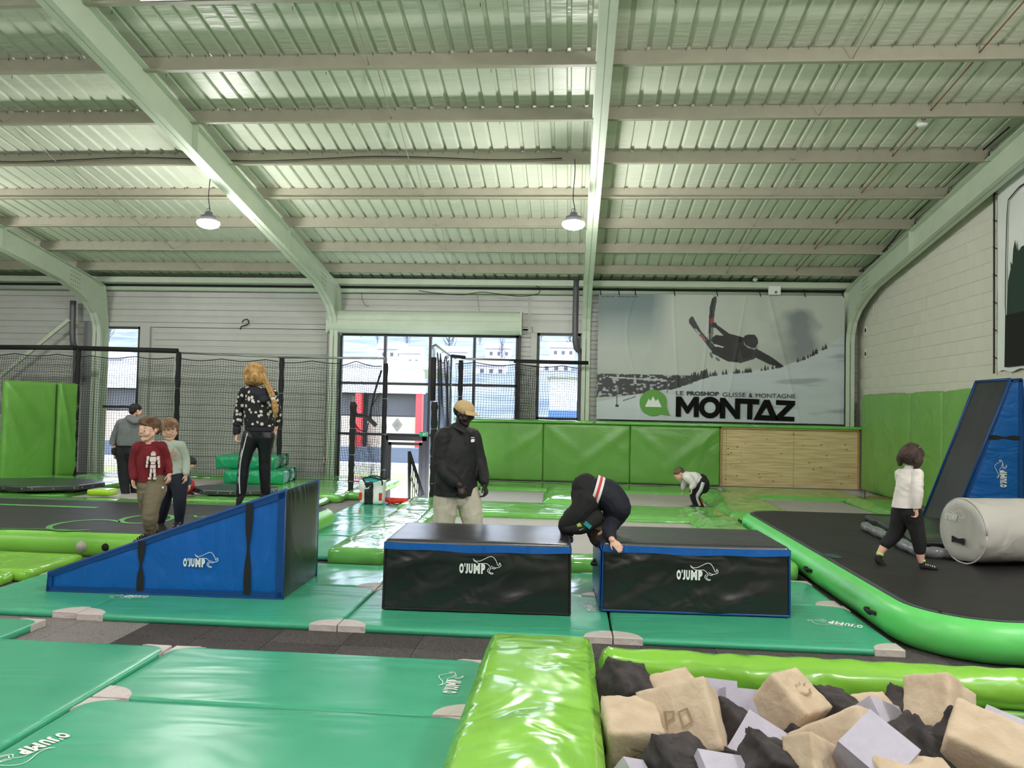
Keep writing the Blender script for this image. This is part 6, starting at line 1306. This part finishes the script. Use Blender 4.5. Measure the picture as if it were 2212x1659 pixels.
# ---- man in the cap behind the left box
def man_cap():
    Y = 7.55; q = lambda x, y, dy=0.0: wp(x, y, Y+dy); org = gp(990, 1249, .1); h = .235; hc = q(1003, 893, .02); fw = V((.9, -.4, -.26)); neck = q(990, 925, .03); st_ = {}
    sl, sr = q(958, 942, -.1), q(1020, 942, .13); hip = q(988, 1062, .02); hl, hr = q(972, 1072, -.03), q(1008, 1072, .05); zf = .12; fx1, fx2 = q(958, 1249), q(1032, 1249)
    kl, al = q(956, 1150, -.03), V((fx1.x, Y-.02, zf+.06)); kr, ar = q(1026, 1148, .04), V((fx2.x, Y+.08, zf+.06))
    wl, wr_ = q(993, 1048, -.22), q(1047, 1047, .02)
    def b(B):
        st_['h'] = head(B, hc, h, fw, (0, 0, 1), neck, .19, False); torso(B, neck, sl, sr, hip, hl, hr, (.19, .17, .165), .62)
        B.limb([sl, q(954, 1008, -.14), wl], [.058, .048, .034]); hand(B, wl, (.4, -.1, -1), (-.5, .8, 0), (.8, .3, 0), .185, .55)
        B.limb([sr, q(1036, 1008, .14), wr_], [.058, .048, .034]); hand(B, wr_, (.25, -.15, -1), (-1, .3, 0), (.1, -1, 0), .18, .8)
        for a_, k_, f_ in ((hl, kl, al), (hr, kr, ar)): B.limb([a_, k_, f_], [.1, .07, .05])
    P = person('man in beige cap, black overshirt and cream trousers behind the left vault box', org, SK['dark'], b, .0065); W_, M3 = st_['h']; face_bits(P, org, W_, M3, h, srgb(24, 16, 12), srgb(16, 12, 12), .5, srgb(120, 70, 66))
    hairshell(P, org, W_, M3, h, hairmat('cropped black hair', srgb(22, 20, 20), srgb(12, 11, 11)), [('e', (0, -.14, .1), (.375, .4, .34))], .002, 120)
    cm_ = cloth('beige cotton', srgb(206, 176, 130), 20, .1); B = Body(); B.ell(W_(0, -.06, .2), [.41*h, .47*h, .36*h], M3, 20); cap_ = B.build('cap', cm_, P, .005, 2, org, fn=lambda p: 0)
    mb = []; n = 18; vs = []; fs = []
    for j in range(8):
        for i in range(n+1):
            a = math.pi*(i/n)*.86+math.pi*.07; t = j/7; x = .37*math.cos(a)*(1+.04*t); y = .33+(.17+.36*t)*math.sin(a)**.8-.17; z = .2-.10*t-.06*abs(math.cos(a))**2*t; vs.append(W_(x, y, z)-org)
    fs = [(j*(n+1)+i, j*(n+1)+i+1, (j+1)*(n+1)+i+1, (j+1)*(n+1)+i) for j in range(7) for i in range(n)]; k0 = len(vs); vs += [v-M3@V((0, 0, .02*h)) for v in vs]; fs += [tuple(x+k0 for x in f[::-1]) for f in fs]
    fs += [(7*(n+1)+i, 7*(n+1)+i+1, k0+7*(n+1)+i+1, k0+7*(n+1)+i) for i in range(n)]; obj('peak', vs, fs, cm_, cap_, True)
    ov = cloth('black cotton overshirt', srgb(24, 24, 27), 12, .3, .7); B = Body(); torso(B, neck+V((0, 0, -.035)), sl, sr, q(985, 1046, .02), hl, hr, (.222, .225, .232), .7); B.limb([q(985, 1000, .02), q(985, 1040, .02), q(985, 1078, .02)], [.215, .228, .232], .74, sr-sl, 20); B.limb([sl, q(953, 1005, -.12), q(982, 1039, -.2)], [.085, .078, .058]); B.limb([sr, q(1037, 1004, .14), q(1045, 1038, .03)], [.085, .076, .056])
    sh = B.build('overshirt', ov, P, .008, 4, org, wr=.007, ws=11, wd=(1, 1, 1.2), clip=(q(985, 1069), (0, 0, -1)))
    B = Body(); B.limb([q(978, 918, -.04), q(990, 924, -.1), q(1004, 934, -.12)], [.02, .028, .018], .5); B.limb([q(1004, 934, -.1), q(1010, 926, .03)], [.018, .02], .5); B.build('collar', ov, sh, .005, 1, org)
    mb = MB(); T = frame_T(q(1017, 951, -.135)-org, (1, .25, 0), (-.2, 0, 1)); mb.prism([T@V((x, y, 0)) for x, y in ((0, .03), (.035, .03), (.035, .024), (0, .024))], T.to_3x3()@V((0, 0, .004))); mb.prism([T@V((x, y, 0)) for x, y in ((.0, -.012), (.008, -.02), (.034, -.016), (.04, .01), (.012, .014), (.002, .006))], T.to_3x3()@V((0, 0, .004))); mb.build('chest_print', M['white'], sh)
    B = Body(); B.limb([hl, hr], [.12, .12], .85); B.limb([q(966, 1072, -.03), kl, al], [.128, .098, .085]); B.limb([q(1011, 1072, .05), kr, ar], [.128, .096, .085]); B.build('trousers', cloth('cream cotton', srgb(206, 196, 178), 10, .3), P, .008, 2, org, wr=.010, ws=7, wd=(1, 1, 1.3))
    foot(P, org, al+V((0, 0, -.05)), al+V((.17, -.08, -.05)), .045, M['white'], 'sock'); foot(P, org, ar+V((0, 0, -.05)), ar+V((.17, -.04, -.05)), .045, M['white'], 'sock')
man_cap()
# ---- child vaulting between the boxes
def vaulter():
    Y = 6.3; q = lambda x, y, dy=0.0: wp(x, y, Y+dy); org = q(1270, 1150); st_ = {}; h = .2; hc = q(1295, 1152, .02); fw = V((-.55, .2, .8)); upv = V((-.35, -.1, -1)); neck = q(1312, 1130)
    hip = q(1279, 1062); chest = q(1322, 1100); sl, sr = q(1322, 1128, -.05), q(1318, 1125, .12); wl = q(1322, 1166, -.33); hl, hr = q(1268, 1080, -.05), q(1272, 1078, .08); kl, al = q(1222, 1132, -.08), q(1229, 1160, -.03); kr, ar = q(1232, 1115, .1), q(1222, 1150, .1)
    def b(B):
        st_['h'] = head(B, hc, h, fw, upv, neck, .16); B.limb([hip, q(1308, 1070), q(1328, 1095), neck], [.12, .11, .11, .07], .75, (0, 1, 0), 18)
        B.limb([sl, q(1316, 1146, -.2), wl], [.04, .032, .024]); hand(B, wl, (.75, -.25, -.75), (0, .8, -.6), (-.8, -.3, -.5), .13, .12, .06)
        B.limb([sr, q(1302, 1152, .18), q(1308, 1166, .2)], [.04, .032, .024]); hand(B, q(1308, 1166, .2), (.8, -.2, -.3), (0, 0, -1), (0, .8, 0), .12, .1)
        for a_, k_, f_ in ((hl, kl, al), (hr, kr, ar)): B.limb([a_, a_.lerp(k_, .5), k_, f_], [.085, .07, .048, .034])
    P = person('child in navy bomber jacket vaulting bent double between the two black boxes', org, SK['light'], b, .004); W_, M3 = st_['h']
    hairshell(P, org, W_, M3, h, hairmat('dark brown hair', srgb(78, 62, 52), srgb(40, 30, 26)), [('e', (0, -.1, .12), (.40, .46, .38)), ('e', (0, -.26, -.06), (.34, .26, .3)), ('e', (0, .12, .3), (.36, .3, .16))], .005, 60)
    nv = cloth('navy bomber cloth', srgb(14, 16, 32), 12, .2, .75); B = Body(); B.limb([q(1292, 1062), q(1312, 1070), q(1330, 1096), q(1322, 1126)], [.145, .15, .145, .09], .85, (0, 1, 0), 18); B.limb([sl, q(1316, 1144, -.19), q(1321, 1160, -.29)], [.062, .056, .04]); B.limb([sl, q(1334, 1112, 0)], [.07, .08]); B.limb([sr, q(1300, 1150, .18), q(1307, 1160, .2)], [.06, .055, .042])
    jk = B.build('bomber_jacket', nv, P, .0065, 2, org, wr=.004, ws=12)
    Tn = (q(1304, 1066)-q(1286, 1060)).normalized()
    for nm, px_, py_, c in (('white_band', 1284, 1060, (226, 222, 220)), ('red_band', 1289, 1062, (200, 60, 66)), ('white_band', 1294, 1065, (228, 226, 224))):
        B = Body(); c_ = q(px_, py_); mb = MB(); n = 28; up_ = V((0, 1, 0)); u2 = Tn.cross(up_).normalized(); r_ = .147+.003*(px_-1284)/10
        for s_ in (0, 1): mb.v += [c_+Tn*(.02*s_-.01)+up_*math.cos(a)*r_*1.02+u2*math.sin(a)*r_*.9-org for a in [2*math.pi*k/n for k in range(n)]]
        mb.f += [(k, (k+1) % n, n+(k+1) % n, n+k) for k in range(n)]; mb.m += [0]*n; obj(nm, mb.v, mb.f, mat('knit '+nm, srgb(*c), .8), jk, True)
    B = Body(); B.limb([q(1267, 1055), q(1278, 1062)], [.125, .14], .9, (0, 1, 0)); B.limb([q(1266, 1048), q(1262, 1070)], [.1, .11]); B.limb([hl, q(1250, 1108, -.09), kl, q(1228, 1152, -.03)], [.12, .085, .062, .044]); B.limb([hr, q(1254, 1100, .09), kr, q(1222, 1146, .1)], [.115, .08, .06, .044]); tr_ = B.build('trousers', cloth('black joggers', srgb(22, 22, 23), 12, .25), P, .0065, 2, org, wr=.004, ws=12)
    for nm, (x0, y0), (x1, y1), c, r_ in (('lime_patch', (1249, 1131), (1256, 1144), (172, 190, 80), .05), ('teal_patch', (1263, 1129), (1276, 1140), (30, 140, 142), .05)):
        a_, b_ = q(x0, y0, -.16), q(x1, y1, -.16); mb = MB(); d_ = (b_-a_); s_ = V((d_.z, 0, -d_.x)).normalized()*.016; mb.prism([a_-s_-org, b_-s_-org, b_+s_-org, a_+s_-org], (0, .02, 0)); mb.build(nm, mat(nm+' cloth', srgb(*c), .6), tr_)
    B = Body(); B.limb([q(1283, 1118, -.06), q(1258, 1137, -.1), q(1226, 1140, -.1)], [.08, .062, .05]); B.build('knee_cover', cloth('black knee cloth', srgb(26, 26, 28)), tr_, .0065, 2, org)
    foot(P, org, q(1225, 1158, -.04), q(1232, 1170, -.1)+V((0, 0, .01)), .036, BLK, 'grip_sock', DOT); foot(P, org, q(1221, 1152, .1), q(1214, 1163, .06), .034, BLK, 'grip_sock'); MB().tube([q(1226, 1128, -.13)-org, q(1219, 1137, -.11)-org], .01, 6).build('lime_trim', mat('lime trim', srgb(170, 210, 90), .6), P)
vaulter()
# ---- boy bending over on the far trampoline
def boy_far():
    Y = 12.35; q = lambda x, y, dy=0.0: wp(x, y, Y+dy); org = gp(1510, 1100, .1); st_ = {}; h = .205; hc = q(1467, 1024); fw = V((-.75, -.2, -.62)); neck = q(1481, 1028); hip = q(1516, 1044); sl, sr = q(1486, 1032, -.1), q(1487, 1031, .1)
    kl, al = q(1502, 1072, -.06), q(1510, 1097, -.05); kr, ar = q(1500, 1070, .08), q(1514, 1096, .1)
    def b(B):
        st_['h'] = head(B, hc, h, fw, (-.6, 0, .8), neck, .17); B.limb([hip, q(1502, 1036), neck], [.12, .12, .075], .75, (0, 1, 0), 16)
        for s_, e_, w_ in ((sl, q(1496, 1046, -.14), q(1494, 1055, -.14)), (sr, q(1480, 1045, .14), q(1476, 1055, .12))): B.limb([s_, e_, w_], [.045, .036, .027]); hand(B, w_, (0, 0, -1), (-1, 0, 0), (0, -1, 0), .13, .5)
        for a_, k_, f_ in ((hip+V((0, -.07, 0)), kl, al), (hip+V((0, .07, 0)), kr, ar)): B.limb([a_, k_, f_], [.09, .06, .04])
    P = person('boy in white jumper and striped black trousers bending over on a far trampoline', org, SK['light'], b, .008); W_, M3 = st_['h']
    hairshell(P, org, W_, M3, h, hairmat('ash brown hair', srgb(112, 92, 72), srgb(70, 54, 42)), [('e', (0, -.08, .18), (.39, .43, .34)), ('e', (0, -.28, .0), (.32, .22, .3))], .003, 80, vox=.006)
    B = Body(); B.limb([q(1511, 1041), q(1500, 1036), q(1484, 1030)], [.145, .15, .1], .8, (0, 1, 0), 16); B.limb([sl, q(1498, 1045, -.14), q(1494, 1053, -.14)], [.07, .055, .042]); B.limb([sr, q(1479, 1043, .14), q(1476, 1053, .12)], [.07, .055, .042]); B.build('jumper', cloth('white knit', srgb(220, 216, 214)), P, .008, 2, org, wr=.006, ws=10)
    B = Body(); B.limb([q(1515, 1040), q(1518, 1050)], [.125, .12], .9, (0, 1, 0))
    for s_, k_, f_ in ((-1, kl, al), (1, kr, ar)): B.limb([hip+V((0, .07*s_, 0)), k_, f_], [.11, .078, .055])
    t_ = B.build('trousers', cloth('black tracksuit', srgb(22, 22, 32)), P, .008, 2, org); mb = MB(); mb.tube([p-org for p in spline([q(1519, 1042, -.2), q(1514, 1058, -.2), q(1506, 1074, -.155), q(1512, 1092, -.12)], 5)], [.028]*10+[.02]*6, 6); mb.build('side_stripe', mat('pale stripe', srgb(200, 200, 202), .7), t_, True)
    for a_ in (al, ar): foot(P, org, V((a_.x, a_.y, .135)), V((a_.x+.02-.16, a_.y-.06, .13)), .038, cloth('orange soled sock', srgb(200, 110, 60)) if a_ is ar else BLK, 'sock')
boy_far()
# ---- small girl in white walking on the right track
def girl_white():
    Y = 7.05; q = lambda x, y, dy=0.0: wp(x, y, Y+dy); org = q(1960, 1225); st_ = {}; h = .205; hc = q(1971, 986); fw = V((.8, .45, -.38)); neck = q(1966, 1013); sl, sr = q(1945, 1024, .07), q(1982, 1024, -.08); hip = q(1958, 1100)
    kl, al = q(1934, 1152, .08), q(1899, 1198, .08); kr, ar = q(1983, 1155, -.05), q(1990, 1212, -.05); w1_ = q(1978, 1102, -.12)
    def b(B):
        st_['h'] = head(B, hc, h, fw, (.2, 0, 1), neck, .16); torso(B, neck, sl, sr, hip, 0, 0, (.098, .096, .1), .66)
        B.limb([sr, q(1981, 1062, -.13), w1_], [.036, .03, .022]); hand(B, w1_, (0, -.05, -1), (-1, -.2, 0), (.4, -.9, 0), .11, 1.0)
        B.limb([sl, q(1951, 1060, .16), q(1958, 1095, .14)], [.036, .03, .022]); hand(B, q(1958, 1095, .14), (0, 0, -1), (1, 0, 0), (0, 1, 0), .11, .6)
        B.limb([q(1947, 1106, .05), kl, q(1912, 1178, .08), al], [.07, .05, .038, .026]); B.limb([q(1970, 1108, -.04), kr, q(1987, 1190, -.05), ar], [.07, .05, .038, .027])
    P = person('small girl with dark bob in white top walking on the right inflatable track', org, SK['light'], b, .005); W_, M3 = st_['h']
    hairshell(P, org, W_, M3, h, hairmat('dark brown bob', srgb(72, 50, 42), srgb(38, 26, 22)), [('e', (0, -.06, .17), (.44, .50, .36)), ('e', (0, -.2, -.04), (.46, .42, .4)), ('l', [(-.3, -.12, .1), (-.38, -.14, -.2), (-.36, -.12, -.46)], [.2, .2, .11]), ('l', [(.3, -.08, .1), (.38, -.04, -.2), (.36, .02, -.46)], [.2, .2, .11]), ('l', [(-.14, -.34, .1), (-.16, -.4, -.2), (-.16, -.36, -.38)], [.2, .18, .1]), ('e', (0, -.16, .42), (.3, .28, .12))], .003, 45, (1, 1, .4))
    mb = MB(); mb.tube([W_(.2, -.25, .44)-org, W_(.3, -.15, .4)-org], .007, 6); mb.build('hair_clip', M['white'], P)
    B = Body(); torso(B, neck+V((0, 0, -.012)), sl, sr, q(1956, 1100), 0, 0, (.11, .116, .126), .72); B.limb([sr, q(1982, 1062, -.13), q(1979, 1097, -.12)], [.048, .045, .036]); B.limb([sl, q(1950, 1060, .16), q(1957, 1090, .14)], [.048, .042, .033]); B.limb([neck+V((0, 0, .0)), neck+V((0, 0, -.03))], [.048, .06]); B.build('top', cloth('white jersey', srgb(226, 216, 212), 16, .2), P, .0055, 2, org, wr=.006, ws=14, wd=(.8, .8, 1.4), clip=(q(1956, 1095), (.1, 0, -1)))
    B = Body(); B.limb([q(1958, 1090), q(1958, 1104)], [.098, .098], .74, sr-sl); B.limb([q(1948, 1106, .05), kl, q(1914, 1174, .08)], [.088, .064, .05]); B.limb([q(1969, 1107, -.04), kr, q(1987, 1188, -.05)], [.088, .062, .05]); B.build('leggings', cloth('black jersey leggings', srgb(20, 20, 22), 10, .2), P, .0055, 2, org, wr=.004, ws=12)
    lb = mat('lime sock band', srgb(196, 222, 120), .7); foot(P, org, q(1992, 1226, -.05), q(2022, 1229, -.08), .027, BLK, 'grip_sock', mat('white sock print', srgb(225, 225, 220), .7), band=lb)
    B = Body(); B.limb([q(1899, 1202, .08), q(1897, 1209, .08), q(1909, 1222, .07)], [.03, .034, .024]); o = B.build('grip_sock', BLK, P, .005, 2, org); MB().tube([q(1902, 1194, .08)-org, q(1900, 1199, .08)-org], .031, 12).build('sock_band', lb, o, True)
girl_white()
# ---- child crouching far behind, mostly hidden
def croucher():
    Y = 12.0; q = lambda x, y, dy=0.0: wp(x, y, Y+dy); org = q(408, 1066); st_ = {}; h = .2; hc = q(412, 1001); neck = q(403, 1013); hip = q(396, 1050)
    def b(B):
        st_['h'] = head(B, hc, h, (.8, -.3, -.5), (.4, 0, 1), neck, .17); B.limb([hip, q(394, 1030), neck], [.12, .12, .07], .75, (0, 1, 0), 16); B.limb([q(398, 1022, -.08), q(406, 1036, -.12), q(410, 1048, -.12)], [.045, .035, .026]); hand(B, q(410, 1048, -.12), (0, 0, -1), (-1, 0, 0), (0, -1, 0), .12, .4)
        B.limb([hip, q(410, 1046, -.05), q(406, 1064, -.02)], [.09, .06, .04]); B.limb([hip, q(408, 1046, .1), q(403, 1064, .1)], [.09, .06, .04])
    P = person('dark haired child crouching far behind the girl in pale green, mostly hidden', org, SK['light'], b, .009); W_, M3 = st_['h']
    hairshell(P, org, W_, M3, h, hairmat('black brown hair', srgb(44, 38, 36), srgb(22, 20, 20)), [('e', (0, -.08, .14), (.42, .47, .38)), ('e', (0, -.28, -.1), (.34, .24, .34))], .003, 60, vox=.007)
    B = Body(); B.limb([q(397, 1044), q(394, 1030), q(401, 1016)], [.14, .14, .09], .85, (0, 1, 0), 16); B.limb([q(398, 1022, -.08), q(406, 1036, -.12), q(409, 1045, -.12)], [.06, .05, .036]); B.build('jumper', cloth('dark blue jumper', srgb(60, 66, 96)), P, .009, 2, org)
    B = Body(); B.limb([hip, q(410, 1046, -.05), q(406, 1062, -.02)], [.11, .08, .055]); B.limb([hip, q(408, 1046, .1), q(403, 1062, .1)], [.11, .08, .055]); B.build('trousers', cloth('red trousers', srgb(176, 34, 44)), P, .009, 2, org); foot(P, org, q(407, 1066, -.02), q(417, 1067, -.06), .035, BLK, 'shoe')
croucher()
